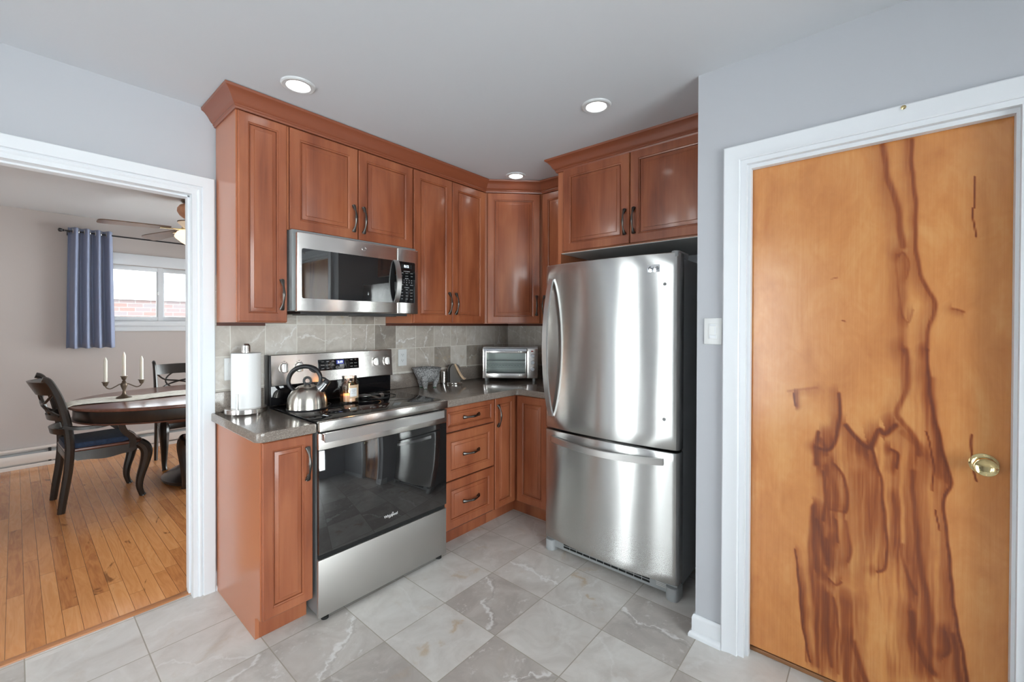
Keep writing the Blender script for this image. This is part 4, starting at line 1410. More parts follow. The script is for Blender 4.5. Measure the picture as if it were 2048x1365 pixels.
# paper towels
t = thing('paper_towel_holder', 'steel paper towel stand with a domed top knob on the left counter', 'towel holder', (-2.178, -.119, .916), R(0))
mb = MB(); mb.lathe([(0, .002), (.093, .002), (.095, .004), (.095, .024), (.093, .0265), (0, .0265)], n=56)
for k in range(4): mb.lathe([(0, 0), (.008, 0), (.008, .003), (0, .003)], (.075 * math.cos(k * 1.57 + .4), .075 * math.sin(k * 1.57 + .4), 0), 12)
obj('base', mb, M['steel'], t, local=True)
mb = MB(); mb.lathe([(0, .026), (.011, .026), (.011, .312), (0, .312)], n=20)
obj('post', mb, M['steel'], t, local=True)
mb = MB(); mb.lathe([(0, .306), (.0215, .306), (.0215, .331), (.0205, .333), (.0205, .335), (.0212, .337), (.0195, .345), (.013, .352), (0, .3545)], n=32)
obj('knob', mb, M['steel'], t, local=True)
mb = MB(); mb.tube([(-.058, -.060, .004), (-.058, -.060, .105)], .0055, n=14)
obj('tension_arm', mb, M['chrome'], t, local=True)
mb = MB(); mb.lathe([(.0195, .0), (.0645, .0), (.066, .002), (.066, .276), (.0645, .278), (.0195, .278), (.0195, .0)], n=64)
mb.add([(.066 * math.cos(R(a)) * 1.012, .066 * math.sin(R(a)) * 1.012, z) for a in (-60, -50, -40, -30) for z in (.001, .277)], [(2 * k, 2 * k + 2, 2 * k + 3, 2 * k + 1) for k in range(3)])
o = obj('paper_towel_roll', mb, M['paper']); o.location = (-2.178, -.119, .9428)
tag(o, 'white roll of paper towels on the steel stand', 'paper towels')

# molcajete
t = thing('stone_mortar', 'three-legged speckled grey stone mortar on the counter', 'mortar', (-1.032, -.136, .916), R(20))
mb = MB(); mb.lathe([(0, .040), (.030, .042), (.058, .055), (.078, .082), (.092, .112), (.100, .134), (.104, .140), (.102, .144), (.093, .142), (.082, .120), (.060, .090), (.030, .076), (0, .074)], n=40, rip=lambda a: 1 + .015 * math.sin(3 * a + .5) + .01 * math.sin(7 * a))
obj('bowl', mb, M['basalt'], t, local=True)
for k in range(3):
    a = R(200 + 120 * k)
    c_, s_ = math.cos(a), math.sin(a)
    mb = MB(); mb.tube([(.070 * c_, .070 * s_, .098), (.066 * c_, .066 * s_, .060), (.060 * c_, .060 * s_, .028), (.057 * c_, .057 * s_, .003)], [.026, .024, .018, .013], n=14)
    lg = obj('leg', mb, M['basalt'], t, local=True)
    mb = MB(); mb.lathe([(0, 0), (.0125, 0), (.0125, .004), (0, .004)], (.057 * c_, .057 * s_, 0), 14)
    obj('felt_pad', mb, M['moss'], lg, local=True)

# napkin holder, shaker, napkin
t = thing('napkin_holder', 'round-topped brushed steel napkin holder on the counter near the corner', 'napkin holder', (-.752, -.112, .916), R(-12))
mb = MB(); mb.lathe([(0, 0), (.062, 0), (.063, .002), (.063, .010), (.061, .012), (0, .012)], n=40)
obj('base', mb, M['steel'], t, local=True)
for y in (-.014, .022):
    poly = [(-.045, 0)] + [(.045 * math.cos(R(a)), .092 + .048 * math.sin(R(a))) for a in range(180, -1, -12)] + [(.045, 0)]
    mb = MB(); mb.prism(poly[::-1], -.0015, .0015)
    mb.map(Matrix(((1, 0, 0, 0), (0, 0, -1, y), (0, 1, 0, .012), (0, 0, 0, 1))))
    obj('plate', mb, M['satin'], t, local=True)
mb = MB()
pl_ = smooth_path([(.006, .004, .148), (.020, .003, .120), (.040, .001, .080), (.060, 0, .050), (.072, 0, .036), (.084, 0, .034)], 5)
for j, p in enumerate(pl_):
    wdt = .044 - .012 * j / len(pl_)
    mb.v += [(p.x, p.y - wdt + .012, p.z), (p.x + .006, p.y, p.z + .006), (p.x, p.y + .012, p.z)]
for j in range(len(pl_) - 1):
    for k in range(2): mb.f.append((3 * j + k, 3 * j + k + 1, 3 * j + k + 4, 3 * j + k + 3)); mb.mi.append(0)
mb.map(Matrix.Translation((-.752, -.112, .916)) @ Matrix.Rotation(R(-50), 4, 'Z'))
o = obj('napkin', mb, M['napkin'], smooth=60)
sm = o.modifiers.new('thick', 'SOLIDIFY'); sm.thickness = .006; sm.offset = 0
tag(center(o), 'tan folded napkin drooping out of the steel holder', 'napkin')
t = thing('shaker', 'slim steel shaker standing left of the napkin holder', 'shaker', (-.828, -.078, .916), 0)
mb = MB(); mb.lathe([(0, 0), (.013, 0), (.013, .016), (0, .016)], n=24)
obj('base', mb, M['chrome'], t, local=True)
mb = MB(); mb.lathe([(0, .016), (.0175, .016), (.0175, .092), (.015, .098), (0, .100)], n=28)
obj('body', mb, M['steel'], t, local=True)

# toaster oven: front faces local -y
ta = math.atan2(-.80, .60)
t = thing('toaster_oven', 'stainless toaster oven with a glass door and three dials, angled in the counter corner', 'toaster oven', (-.372, -.350, .916), ta)
mb = MB()
W2, DP, T0, T1 = .221, .172, .023, .272
mb.box(-W2, W2, .012, DP, T1 - .006, T1, .002); mb.box(-W2, W2, .012, DP, T0, T0 + .006, .002)
mb.box(-W2, -W2 + .006, .012, DP, T0 + .006, T1 - .006); mb.box(W2 - .086, W2, .012, DP, T0 + .006, T1 - .006); mb.box(-W2 + .006, W2 - .086, DP - .006, DP, T0 + .006, T1 - .006)
obj('body', mb, M['satin'], t, local=True, smooth=20)
XD = W2 - .086
mb = MB()
mb.box(-W2, -W2 + .030, -.006, .012, T0, T1 - .008, .003); mb.box(XD - .012, XD, -.002, .012, T0 + .03, T1 - .03, .002)
mb.box(-W2 + .030, XD, -.004, .012, T0 + .004, T0 + .040, .003); mb.box(-W2 + .030, XD, -.004, .012, T1 - .046, T1 - .026, .003)
fd_ = obj('door', mb, M['steel'], t, 'steel framed glass door', local=True)
mb = MB(); mb.box(-W2 + .030, XD - .012, .002, .005, T0 + .040, T1 - .046)
obj('pane', mb, M['ovenpane'], fd_, local=True, smooth=0)
mb = MB(); mb.bar([(-W2 + .012, -.030, T1 - .018), (XD - .004, -.030, T1 - .018)], .016, .018); mb.box(-W2 + .012, -W2 + .024, -.03, .0, T1 - .026, T1 - .012); mb.box(XD - .016, XD - .004, -.03, .0, T1 - .026, T1 - .012)
obj('handle', mb, M['chrome'], fd_, local=True, smooth=20)
mb = MB()
for k in range(24): mb.tube([(-W2 + .034 + k * .0122, .02, .128), (-W2 + .034 + k * .0122, .165, .128)], .0012, n=6)
for y in (.02, .165): mb.tube([(-W2 + .010, y, .128), (XD - .006, y, .128)], .002, n=6)
mb.tube([(-W2 + .010, .02, .112), (XD - .006, .02, .112)], .0016, n=6)
for k in range(13): mb.tube([(-W2 + .02 + k * .024, .02, .128), (-W2 + .02 + k * .024 + .012, .02, .112), (-W2 + .02 + (k + 1) * .024, .02, .128)], .001, n=5)
obj('wire_rack', mb, M['chrome'], t, local=True)
mb = MB()
for z in (.160, .060): mb.tube([(-W2 + .008, .09, z), (XD - .004, .09, z)], .004, n=8)
obj('heating_element', mb, M['greyplastic'], t, local=True)
mb = MB(); mb.box(XD + .002, W2, .0, .012, T0 + .002, T1 - .012, .004)
cp = obj('control_panel', mb, M['steel'], t, local=True)
for z in (.205, .152, .099):
    mb = MB(); mb.lathe([(0, 0), (.017, 0), (.0165, .010), (.0145, .013), (0, .013)], n=28, M=Matrix.Rotation(R(90), 4, 'X')); mb.box(-.0025, .0025, -.017, -.012, -.014, .014)
    mb.map(Matrix.Translation(((XD + W2) / 2 + .004, .0, z)))
    obj('dial', mb, M['chrome'], cp, local=True)
mb = MB(); mb.box(XD + .034, XD + .050, -.002, 0, .238, .246)
obj('indicator_lamp', mb, M['ledred'], cp, local=True, smooth=0)
for x in (-W2 + .026, W2 - .030):
    for y in (.022, .150):
        mb = MB(); mb.lathe([(0, 0), (.010, 0), (.012, .023), (0, .023)], (x, y, 0), 14)
        obj('foot', mb, M['greyplastic'], t, local=True)

# ---- switches and outlets
t = thing('outlet', 'white duplex outlet on the backsplash right of the range', 'outlet', (-1.152, -.007, 1.133))
mb = MB(); mb.box(-1.188, -1.117, -.0125, -.0068, 1.074, 1.192, .002)
pl = obj('cover_plate', mb, M['plate'], t)
for z in (1.113, 1.153):
    mb = MB(); mb.prism(rounded([(-1.169, z - .014), (-1.136, z - .014), (-1.136, z + .014), (-1.169, z + .014)], {0, 1, 2, 3}, .008), .0125, .0142)
    mb.map(Matrix(((1, 0, 0, 0), (0, 0, -1, 0), (0, 1, 0, 0), (0, 0, 0, 1))))
    sk = obj('socket', mb, M['plate'], pl)
    m2 = MB(); m2.box(-1.1605, -1.1585, -.0146, -.0140, z - .003, z + .006); m2.box(-1.1475, -1.1455, -.0146, -.0140, z - .002, z + .006); m2.lathe([(0, 0), (.0022, 0), (.0022, .0005), (0, .0005)], (-1.153, -.0141, z - .008), 10, M=Matrix.Rotation(R(90), 4, 'X'))
    o2 = obj('pin_hole', m2, M['darkslot'], pl, smooth=0)
t = thing('rocker_switch', 'white rocker switch plate on the backsplash behind the paper towels', 'switch', (-2.20, -.007, 1.133))
mb = MB(); mb.box(-2.2455, -2.130, -.0125, -.0068, 1.075, 1.191, .002)
pl = obj('cover_plate', mb, M['plate'], t)
for x in (-2.212, -2.165):
    mb = MB(); mb.box(x - .0165, x + .0165, -.0155, -.0120, 1.100, 1.166, .002)
    obj('rocker', mb, M['plate'], pl)
t = thing('dimmer_switch', 'white dimmer switch plate on the grey wall beside the wood door', 'switch', (XP, -2.052, 1.343))
mb = MB(); mb.box(XP - .0060, XP - .0004, -2.088, -2.016, 1.287, 1.400, .002)
pl = obj('cover_plate', mb, M['plate'], t)
mb = MB(); mb.box(XP - .0085, XP - .0058, -2.069, -2.035, 1.310, 1.377, .0012)
dm = obj('dimmer_frame', mb, M['plate'], pl)
mb = MB(); mb.box(XP - .0118, XP - .0083, -2.066, -2.038, 1.313, 1.327, .0015); mb.box(XP - .0092, XP - .0083, -2.0635, -2.060, 1.333, 1.362); mb.box(XP - .0105, XP - .0083, -2.064, -2.040, 1.366, 1.373, .001)
obj('paddle', mb, M['white'], dm)

# ---- recessed lights
def can(x, y, label):
    t = thing('recessed_light', label, 'ceiling light', (x, y, H), 0, 'recessed ceiling lights')
    mb = MB(); mb.lathe([(.048, -.003), (.051, -.0075), (.066, -.0085), (.0715, -.005), (.0735, 0), (.048, 0), (.048, -.003)], (0, 0, 0), 48)
    obj('trim_ring', mb, M['canring'], t, local=True)
    mb = MB(); mb.lathe([(0, -.0030), (.0485, -.0030), (.0485, -.001), (0, -.001)], (0, 0, 0), 40)
    obj('lens', mb, M['lens'], t, 'glowing white lens', local=True)


can(-2.108, -.577, 'round recessed ceiling light above the left wall cabinets')
can(-1.069, -1.518, 'round recessed ceiling light in front of the refrigerator cabinet')
can(-.569, -.573, 'round recessed ceiling light tucked in the cabinet corner')
can(-3.35, -1.55, 'added unseen ceiling light over the open kitchen floor by the glass door')  # this and the next two are unseen, added to brighten the kitchen
can(-2.05, -3.05, 'added unseen ceiling light over the floor past the wood door')
can(-3.35, -3.25, 'added unseen ceiling light beside the wide added window')

# ================================================================== DINING ROOM
# far window
f = MB()
def fb(x0, x1, y0, y1, z0, z1, b=0): f.box(x0, x1, DY + y0, DY + y1, z0, z1, b)
for x0, x1, z0, z1 in ((WX0 - .075, WX1 + .075, 2.005, 2.125), (WX0 - .075, WX0, WZ0 - .0, 2.005), (WX1, WX1 + .075, WZ0 - .0, 2.005)):
    fb(x0, x1, -.018, 0, z0, z1, .003)
fb(WX0 - .10, WX1 + .10, -.035, 0, 1.345, 1.40, .004); fb(WX0 - .075, WX1 + .075, -.016, 0, 1.29, 1.345, .003)
o = struct('window_1', f, M['white'], 'white sliding window with a wide casing')
f = MB()
t_ = .048
for x0, x1 in ((WX0, -1.885), (-1.868, WX1)):
    for a in ((x0, x1, WZ0, WZ0 + t_), (x0, x1, WZ1 - t_, WZ1), (x0, x0 + t_ * .6, WZ0 + t_, WZ1 - t_), (x1 - t_ * .6, x1, WZ0 + t_, WZ1 - t_)):
        fb(a[0], a[1], .02 if x0 < -2 else .045, .042 if x0 < -2 else .067, a[2], a[3], .003)
fb(-1.90, -1.855, .018, .07, WZ0, WZ1)
sash = obj('sash', f, M['white'], o)
f = MB(); fb(WX0 + .02, -1.89, .029, .032, WZ0 + .04, WZ1 - .04); fb(-1.86, WX1 - .02, .055, .058, WZ0 + .04, WZ1 - .04)
obj('pane', f, M['pane'], sash, smooth=0)
f = MB(); fb(-1.911, -1.897, .008, .022, 1.69, 1.735, .003)
obj('latch', f, M['plate'], sash)

# neighbour's house outside
def siding():
    n = NT('white_lap_siding')
    z = n.xyz(n.pos())[2]
    fr = n.math('FRACT', n.math('DIVIDE', z, .105))
    n.bump(fr, .8, .012)
    return n.set(color=n.mix(n.rng(fr, .86, .96), (.60, .61, .63), (.22, .225, .235)), rough=.5)


def brick():
    n = NT('red_grey_brick')
    b = n.new('ShaderNodeTexBrick')
    P = n.xyz(n.pos())
    n.put(b.inputs['Vector'], n.comb(P[0], P[2], 0.0)); n.put(b.inputs['Scale'], 1.0)
    n.put(b.inputs['Brick Width'], .21); n.put(b.inputs['Row Height'], .072); n.put(b.inputs['Mortar Size'], .006)
    n.put(b.inputs['Color1'], (.125, .075, .068)); n.put(b.inputs['Color2'], (.105, .092, .098)); n.put(b.inputs['Mortar'], (.14, .135, .135))
    return n.set(color=b.outputs['Color'], rough=.9)


t = thing('neighbour_house', 'white-sided house with a brick base seen through the dining room window', 'house', (-1.5, 7.4, -.5))
mb = MB(); mb.box(-6, 6, 7.3, 7.5, -.5, 1.79)
obj('brick_wall', mb, brick(), t, smooth=0)
mb = MB(); mb.box(-6, 6, 7.26, 7.5, 1.79, 5.0)
obj('siding', mb, siding(), t, smooth=0)
mb = MB(); mb.box(-6, 6, DY + .13, 7.3, -.6, -.5)
struct('ground', mb, plain('pale_gravel', (.4, .4, .38), .9), smooth=0)

# curtain rod and curtain
t = thing('curtain_rod', 'thin black curtain rod above the dining room window', 'curtain rod', (-1.75, 3.49, 2.275))
mb = MB(); mb.tube([(-2.63, 3.474, 2.285), (-.85, 3.474, 2.285)], .0075, n=12)
obj('rod', mb, M['blackplastic'], t)
for x, s_ in ((-2.632, -1), (-.848, 1)):
    mb = MB(); mb.lathe([(0, 0), (.008, 0), (.012, .004), (.009, .010), (.016, .018), (.019, .028), (.016, .038), (.006, .044), (0, .044)], n=20, M=Matrix.Rotation(R(90 * s_), 4, 'Y')); mb.map(Matrix.Translation((x, 3.474, 2.285)))
    obj('finial', mb, M['blackplastic'], t)
for x in (-2.60, -.88):
    mb = MB(); mb.box(x - .006, x + .006, 3.474, DY, 2.272, 2.280); mb.box(x - .012, x + .012, DY - .004, DY - .0003, 2.25, 2.30)
    obj('bracket', mb, M['blackplastic'], t)
nx, nz = 90, 24
mb = MB()
vs, fs = [], []
for j in range(nz + 1):
    v = j / nz
    z = 2.322 - 1.198 * v
    for i in range(nx + 1):
        u = i / nx
        x = -2.607 + .32 * u + (u - .5) * .035 * v
        ph = u * 2 * math.pi * 4.0
        am = .036 + .008 * v
        y = 3.474 + am * math.sin(ph + .5 + .25 * math.sin(v * 3)) - .006 * math.sin(2 * ph + v) * v
        vs.append((x, y, z + .004 * math.sin(ph) * v))
for j in range(nz):
    for i in range(nx):
        a = j * (nx + 1) + i
        fs.append((a, a + 1, a + nx + 2, a + nx + 1))
mb.add(vs, fs)
ct = thing('curtain', 'short blue-grey grommet curtain at the left of the window', 'curtain', (-2.447, 3.49, 1.124))
o = obj('panel', mb, M['curtain'], ct, smooth=60)
sm = o.modifiers.new('thick', 'SOLIDIFY'); sm.thickness = .003
for k in range(8):
    # grommets where the folds cross the rod
    u = (k * math.pi - .5) / (8 * math.pi)
    if u < 0.01: continue
    x = -2.607 + .32 * u
    mb = MB(); mb.tube([(x, 3.474 + .021 * math.cos(a), 2.285 + .021 * math.sin(a)) for a in np.linspace(0, 2 * math.pi, 25)[:-1]], .0045, n=8, closed=True)
    obj('grommet', mb, M['satin'], ct)

# baseboard heater
t = thing('baseboard_heater', 'long low cream baseboard heater along the far dining wall', 'heater', (-2.4, 3.53, 0))
hm = plain('heater_enamel', (.66, .60, .56), .4)
mb = MB(); mb.box(XL + .01, -.2, 3.552, 3.5595, 0, .19); mb.box(XL + .01, -.2, 3.520, 3.5595, .166, .192, .004)
obj('back_plate', mb, hm, t)
mb = MB(); mb.box(XL + .01, -.2, 3.500, 3.506, .052, .134, .002)
obj('front_panel', mb, hm, t)
mb = MB(); mb.box(XL + .02, -.21, 3.515, 3.545, .06, .15)
obj('element', mb, M['greyplastic'], t, smooth=0)
mb = MB(); mb.box(XL + .01, -.2, 3.512, 3.522, 0, .036, .002)
obj('bottom_strip', mb, hm, t)
mb = MB(); mb.box(-2.745, -2.725, 3.506, 3.552, .04, .165)
obj('support_bracket', mb, M['rubber'], t, smooth=0)

# dining table
TX, TY = -1.75, 2.08
t = thing('dining_table', 'oval mahogany-topped dining table with a black apron and pedestal', 'table', (TX, TY, 0))


def oval(a, b, n=72, p=2.25):
    out = []
    for k in range(n):
        th = 2 * math.pi * k / n
        c_, s_ = math.cos(th), math.sin(th)
        out.append((TX + a * math.copysign(abs(c_) ** (2 / p), c_), TY + b * math.copysign(abs(s_) ** (2 / p), s_)))
    return out


def ovalprof(mb, prof, a, b):
    rngs = [oval(a + o_, b + o_) for o_, z in prof]
    n = len(rngs[0]); base = len(mb.v)
    vs = [(x, y, z) for r, (o_, z) in zip(rngs, prof) for x, y in r]
    fs = [(i * n + k, i * n + (k + 1) % n, (i + 1) * n + (k + 1) % n, (i + 1) * n + k) for i in range(len(prof) - 1) for k in range(n)]
    fs += [tuple(range(n))[::-1], tuple(range((len(prof) - 1) * n, len(prof) * n))]
    return mb.add(vs, fs)


AX, AY = .955, .685
mb = ovalprof(MB(), [(-.03, .728), (-.008, .728), (-.002, .732), (0, .740), (-.002, .748), (-.010, .753), (-.014, .754)], AX, AY)
obj('tabletop', mb, M['tabletop'], t)
mb = ovalprof(MB(), [(-.045, .636), (-.038, .636), (-.036, .640), (-.036, .728), (-.045, .728)], AX, AY)
ap = obj('apron', mb, M['ebony'], t)
mb = ovalprof(MB(), [(-.040, .628), (-.028, .628), (-.025, .633), (-.028, .638), (-.040, .638)], AX, AY)
obj('apron_bead', mb, M['seatwood'], ap, 'thin red-brown bead')
mb = MB(); mb.lathe([(.20, .62), (.11, .60), (.09, .57), (.085, .53), (.10, .50), (.135, .46), (.150, .40), (.140, .34), (.105, .29), (.085, .26), (.095, .24), (.10, .20), (.0, .20)], (TX, TY, 0), 64, rip=lambda a: 1 + .03 * math.cos(20 * a))
mb.lathe([(0, .64), (.22, .64), (.22, .615), (.0, .615)], (TX, TY, 0), 40)
obj('pedestal', mb, M['ebony'], t, 'fluted black turned pedestal')
mb = MB(); mb.lathe([(0, 0), (.37, 0), (.385, .012), (.385, .030), (.35, .045), (.33, .065), (.29, .078), (.27, .10), (.22, .118), (.20, .14), (.155, .16), (.13, .19), (.10, .21), (0, .21)], (TX, TY, 0), 64)
obj('pedestal_base', mb, M['ebony'], t)

# runner
mb = MB()
nx = 60
vs, fs = [], []
for i in range(nx + 1):
    x = -2.735 + 1.9 * i / nx
    for k in range(7):
        y = 2.085 + (k / 6 - .5) * .30 + .012 * math.sin(x * 9 + k)
        z = .7565 + .0035 * (1 + math.sin(x * 14 + k * .8))
        d = x - (-2.690)
        if d < 0: z -= 2.2 * d * d * 8 + .010; x_ = x + .02
        vs.append((x if d > 0 else -2.690 + d * .5 - .012, y, z))
for i in range(nx):
    for k in range(6):
        a = i * 7 + k
        fs.append((a, a + 1, a + 8, a + 7))
mb.add(vs, fs)
o = obj('table_runner', mb, M['runner'], smooth=60)
sm = o.modifiers.new('thick', 'SOLIDIFY'); sm.thickness = .003; sm.offset = 1
tag(center(o), 'ivory lace runner along the oval dining table', 'table runner')

# candelabra
CX, CY, CZ = -2.372, 2.10, .7635
t = thing('candelabra', 'three-arm dark pewter candelabra on the ivory runner', 'candelabra', (CX, CY, CZ))
mb = MB(); mb.lathe([(0, 0), (.050, 0), (.051, .004), (.044, .010), (.022, .020), (.013, .032), (.010, .045), (.009, .060), (.014, .075), (.021, .098), (.0225, .110), (.018, .122), (.011, .130), (.014, .136), (.008, .142), (0, .142)], (CX, CY, CZ), 28)
obj('stem', mb, M['pewter'], t)
CUP = [(0, 0), (.006, 0), (.012, .006), (.0165, .018), (.018, .028), (.024, .034), (.024, .037), (.013, .037), (.012, .024), (0, .024)]
cups = [(0, .142)]
for s_ in (-1, 1):
    mb = MB(); mb.tube(smooth_path([(CX + s_ * .010, CY, CZ + .108), (CX + s_ * .024, CY, CZ + .114), (CX + s_ * .050, CY, CZ + .098), (CX + s_ * .080, CY, CZ + .082), (CX + s_ * .102, CY, CZ + .090), (CX + s_ * .110, CY, CZ + .106)], 6), .0042, n=8)
    obj('arm', mb, M['pewter'], t)
    cups.append((s_ * .110, .104))
for dx, dz in cups:
    mb = MB(); mb.lathe(CUP, (CX + dx, CY, CZ + dz), 24)
    obj('cup', mb, M['pewter'], t)
for (dx, dz), lab in zip(cups, ('white taper candle in the tall middle cup of the candelabra', 'white taper candle in the left cup of the candelabra', 'white taper candle in the right cup of the candelabra')):
    c = thing('taper_candle', lab, 'candle', (CX + dx, CY, CZ + dz + .0245), 0, 'taper candles')
    mb = MB(); mb.lathe([(0, 0), (.0118, 0), (.0118, .180), (.0112, .184), (.004, .206), (0, .207)], n=20)
    obj('wax', mb, M['wax'], c, local=True)
    mb = MB(); mb.tube([(0, 0, .204), (.001, 0, .212)], .001, n=6)
    obj('wick', mb, M['wax'], c, local=True)


# chairs (local: faces +x, rear legs at x=-.24, front at x=.20)
def chair(label, loc, rz, arms, group='dining chairs'):
    t = thing('dining_chair', label, 'chair', loc, rz, group)
    hw = .225
    for s_ in (-1, 1):
        # rear leg running up into the back post
        y = s_ * .205
        pts = smooth_path([(-.238, y, 0), (-.224, y, .12), (-.203, y, .28), (-.192, y, .43), (-.196, y, .56), (-.214, y, .70), (-.244, y, .83), (-.276, y, .92), (-.300, y, .965), (-.326, y, .978)], 4)
        mb = MB(); mb.tube(pts, [.5 * (1 + .25 * math.sin(math.pi * min(1, k / (len(pts) * .75)))) for k in range(len(pts))], n=8, up=(0, 1, 0), w=(.030, .042))
        obj('back_post', mb, M['ebony'], t, local=True, smooth=30)
        y = s_ * .215
        pts = smooth_path([(.190, y, .430), (.222, y + s_ * .006, .395), (.236, y + s_ * .008, .340), (.222, y + s_ * .004, .250), (.198, y, .150), (.192, y, .080), (.202, y, .03), (.214, y, 0)], 4)
        rad = np.interp(np.linspace(0, 1, len(pts)), [0, .15, .3, .55, .8, .92, 1], [.036, .040, .038, .027, .0195, .019, .023])
        mb = MB(); mb.tube(pts, list(rad), n=10, up=(0, 1, 0))
        obj('leg', mb, M['ebony'], t, local=True)
    # seat frame with a wavy lower edge
    mb = MB()
    for s_ in (-1, 1):
        vs, fs = [], []
        for k in range(17):
            u = k / 16
            x = -.205 + .405 * u
            y = s_ * (.195 + .02 * u)
            zb = .372 - .018 * math.sin(math.pi * u) + .020 * (1 if u < .12 or u > .9 else 0) - .004 * math.cos(4 * math.pi * u)
            vs += [(x, y - .011, zb), (x, y + .011, zb), (x, y + .011, .430), (x, y - .011, .430)]
        for k in range(16):
            for m in range(4): fs.append((4 * k + m, 4 * k + (m + 1) % 4, 4 * k + 4 + (m + 1) % 4, 4 * k + 4 + m))
        fs += [(0, 1, 2, 3), (64, 67, 66, 65)]
        mb.add(vs, fs)
    mb.box(.185, .208, -.21, .21, .375, .430, .003); mb.box(-.215, -.19, -.19, .19, .375, .430, .003)
    obj('seat_frame', mb, M['ebony'], t, local=True, smooth=30)
    mb = MB(); mb.prism(rounded([(-.215, -.20), (.215, -.232), (.215, .232), (-.215, .20)], {1, 2}, .05), .430, .452, .008)
    obj('seat', mb, M['seatwood'], t, 'red-brown wooden seat', local=True)
    # back rails bulging rearwards
    def rail(z0, z1, x0, bul, name, tilt=0.0):
        mb = MB()
        vs, fs = [], []
        for k in range(17):
            y = -.205 + .41 * k / 16
            b_ = x0 - bul * (1 - (y / .205) ** 2)
            vs += [(b_ - .011, y, z0), (b_ + .011, y, z0), (b_ + .011 - tilt, y, z1), (b_ - .011 - tilt, y, z1)]
        for k in range(16):
            for m in range(4): fs.append((4 * k + m, 4 * k + (m + 1) % 4, 4 * k + 4 + (m + 1) % 4, 4 * k + 4 + m))
        fs += [(0, 1, 2, 3), (64, 67, 66, 65)]
        mb.add(vs, fs)
        obj(name, mb, M['ebony'], t, local=True, smooth=30)
    rail(.855, .952, -.252, .080, 'top_rail', .045)
    rail(.664, .704, -.205, .072, 'cross_rail', .008)
    rail(.560, .602, -.190, .072, 'cross_rail', .008)
    mb = MB()
    for s_ in (-1, 1):
        mb.tube(smooth_path([(-.275, s_ * .185, .86), (-.305, s_ * .12, .80), (-.310, 0, .775), (-.294, -s_ * .10, .745), (-.240, -s_ * .175, .70)], 5), .0085, n=8)
        mb.tube(smooth_path([(-.322, s_ * .05, .865), (-.315, s_ * .10, .82), (-.298, s_ * .11, .765), (-.280, s_ * .06, .71), (-.277, s_ * .02, .70)], 5), .0075, n=8)
    obj('lattice', mb, M['ebony'], t, 'curved crossing splats', local=True)
    if arms:
        for s_ in (-1, 1):
            mb = MB(); mb.bar(smooth_path([(-.225, s_ * .215, .628), (-.15, s_ * .235, .606), (-.05, s_ * .245, .603), (.06, s_ * .245, .620), (.135, s_ * .240, .630)], 5), .038, .022)
            a = obj('arm', mb, M['ebony'], t, local=True, smooth=30)
            mb = MB(); mb.bar(smooth_path([(.085, s_ * .242, .628), (.085, s_ * .240, .58), (.105, s_ * .236, .53), (.145, s_ * .232, .48), (.15, s_ * .230, .40)], 5), .026, .040, up=(1, 0, 0))
            obj('arm_support', mb, M['ebony'], a, local=True, smooth=30)
    return t


def pad(label, loc, rz):
    mb = MB()
    poly = rounded([(-.205, -.185), (.165, -.205), (.165, .205), (-.205, .185)], {0, 1, 2, 3}, .06)
    mb.prism(poly, .0, .038, .016)
    o = obj('seat_cushion', mb, M['cushion'])
    o.location = loc; o.rotation_euler.z = rz
    tag(o, label, 'cushion', 'seat cushions')


chair('black dining armchair with curved arms at the near end of the oval table', (-2.515, 2.075, 0), R(3), True)
pad('dark blue velvet seat pad on the black armchair', (-2.525, 2.075, .452), R(3))
chair('black dining side chair on the far side of the table, by the window', (-1.83, 2.68, 0), R(-90), False)
chair('black dining side chair on the near side of the table, mostly hidden by the doorway', (-1.825, 1.575, 0), R(90), False)
pad('seat pad on the near-side chair behind the door casing', (-1.825, 1.565, .452), R(90))

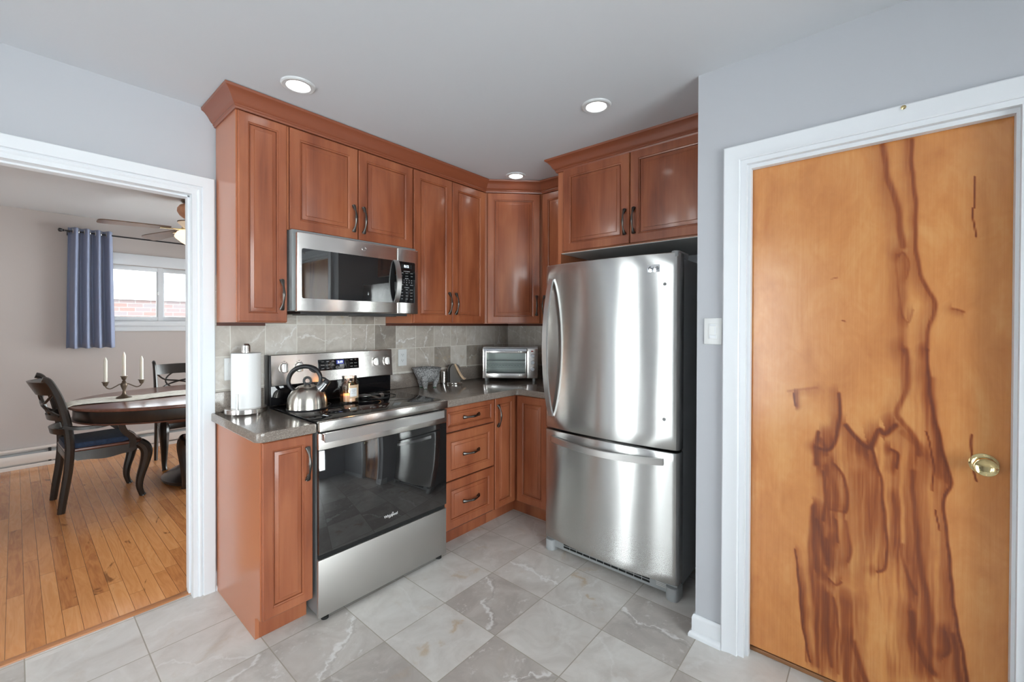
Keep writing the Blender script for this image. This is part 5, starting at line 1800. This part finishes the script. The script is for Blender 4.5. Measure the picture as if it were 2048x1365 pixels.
# ceiling fan
FX, FYY, FZ = -1.93, 2.05, H
t = thing('ceiling_fan', 'brown-bladed ceiling fan with a glowing amber bowl light, partly behind the door casing', 'ceiling fan', (FX, FYY, H))
mb = MB(); mb.lathe([(0, 0), (.070, 0), (.066, -.020), (.045, -.030), (.0, -.030)][::-1], (FX, FYY, FZ), 28)
obj('canopy', mb, M['pewter'], t)
mb = MB(); mb.lathe([(0, -.028), (.045, -.030), (.078, -.044), (.096, -.072), (.098, -.100), (.082, -.132), (.050, -.160), (0, -.168)][::-1], (FX, FYY, FZ), 156, rip=lambda a: 1 + .014 * math.cos(26 * a))
obj('motor_housing', mb, M['copper'], t, 'ribbed amber motor housing', smooth=75)
mb = MB(); mb.lathe([(0, -.165), (.030, -.165), (.030, -.225), (.060, -.232), (.070, -.245), (.070, -.262), (.045, -.270), (0, -.270)][::-1], (FX, FYY, FZ), 32)
obj('hub', mb, M['brass'], t)
mb = MB(); mb.lathe([(0, -.268), (.080, -.268), (.100, -.282), (.116, -.310), (.118, -.324), (.108, -.338), (.070, -.370), (.025, -.400), (0, -.404)][::-1], (FX, FYY, FZ), 40)
obj('glass_bowl', mb, M['fanlamp'], t, 'glowing amber glass bowl')
wal = redwood('walnut_blade', (.10, .055, .03), (.17, .10, .06), .4, (6, 6, 6))
a0 = math.atan2(2.022 - FYY, -2.515 - FX)
for k in range(5):
    a = a0 - 2 * math.pi * k / 5
    poly = rounded([(.15, -.042), (.54, -.062), (.605, -.052), (.605, .052), (.54, .062), (.15, .042)], {1, 2, 3, 4}, .03)
    mb = MB(); mb.prism(poly, -.004, .004)
    Mx = Matrix.Translation((FX, FYY, FZ - .290 + .038)) @ Matrix.Rotation(a, 4, 'Z') @ Matrix.Rotation(R(3.4), 4, 'Y') @ Matrix.Rotation(R(5 if k == 0 else 11), 4, 'X')
    b_ = obj('blade', mb.map(Mx), wal, t, smooth=20)
    mb = MB(); mb.box(.05, .22, -.020, .020, -.009, -.0045, .002)
    obj('blade_bracket', mb.map(Mx), M['brass'], b_)
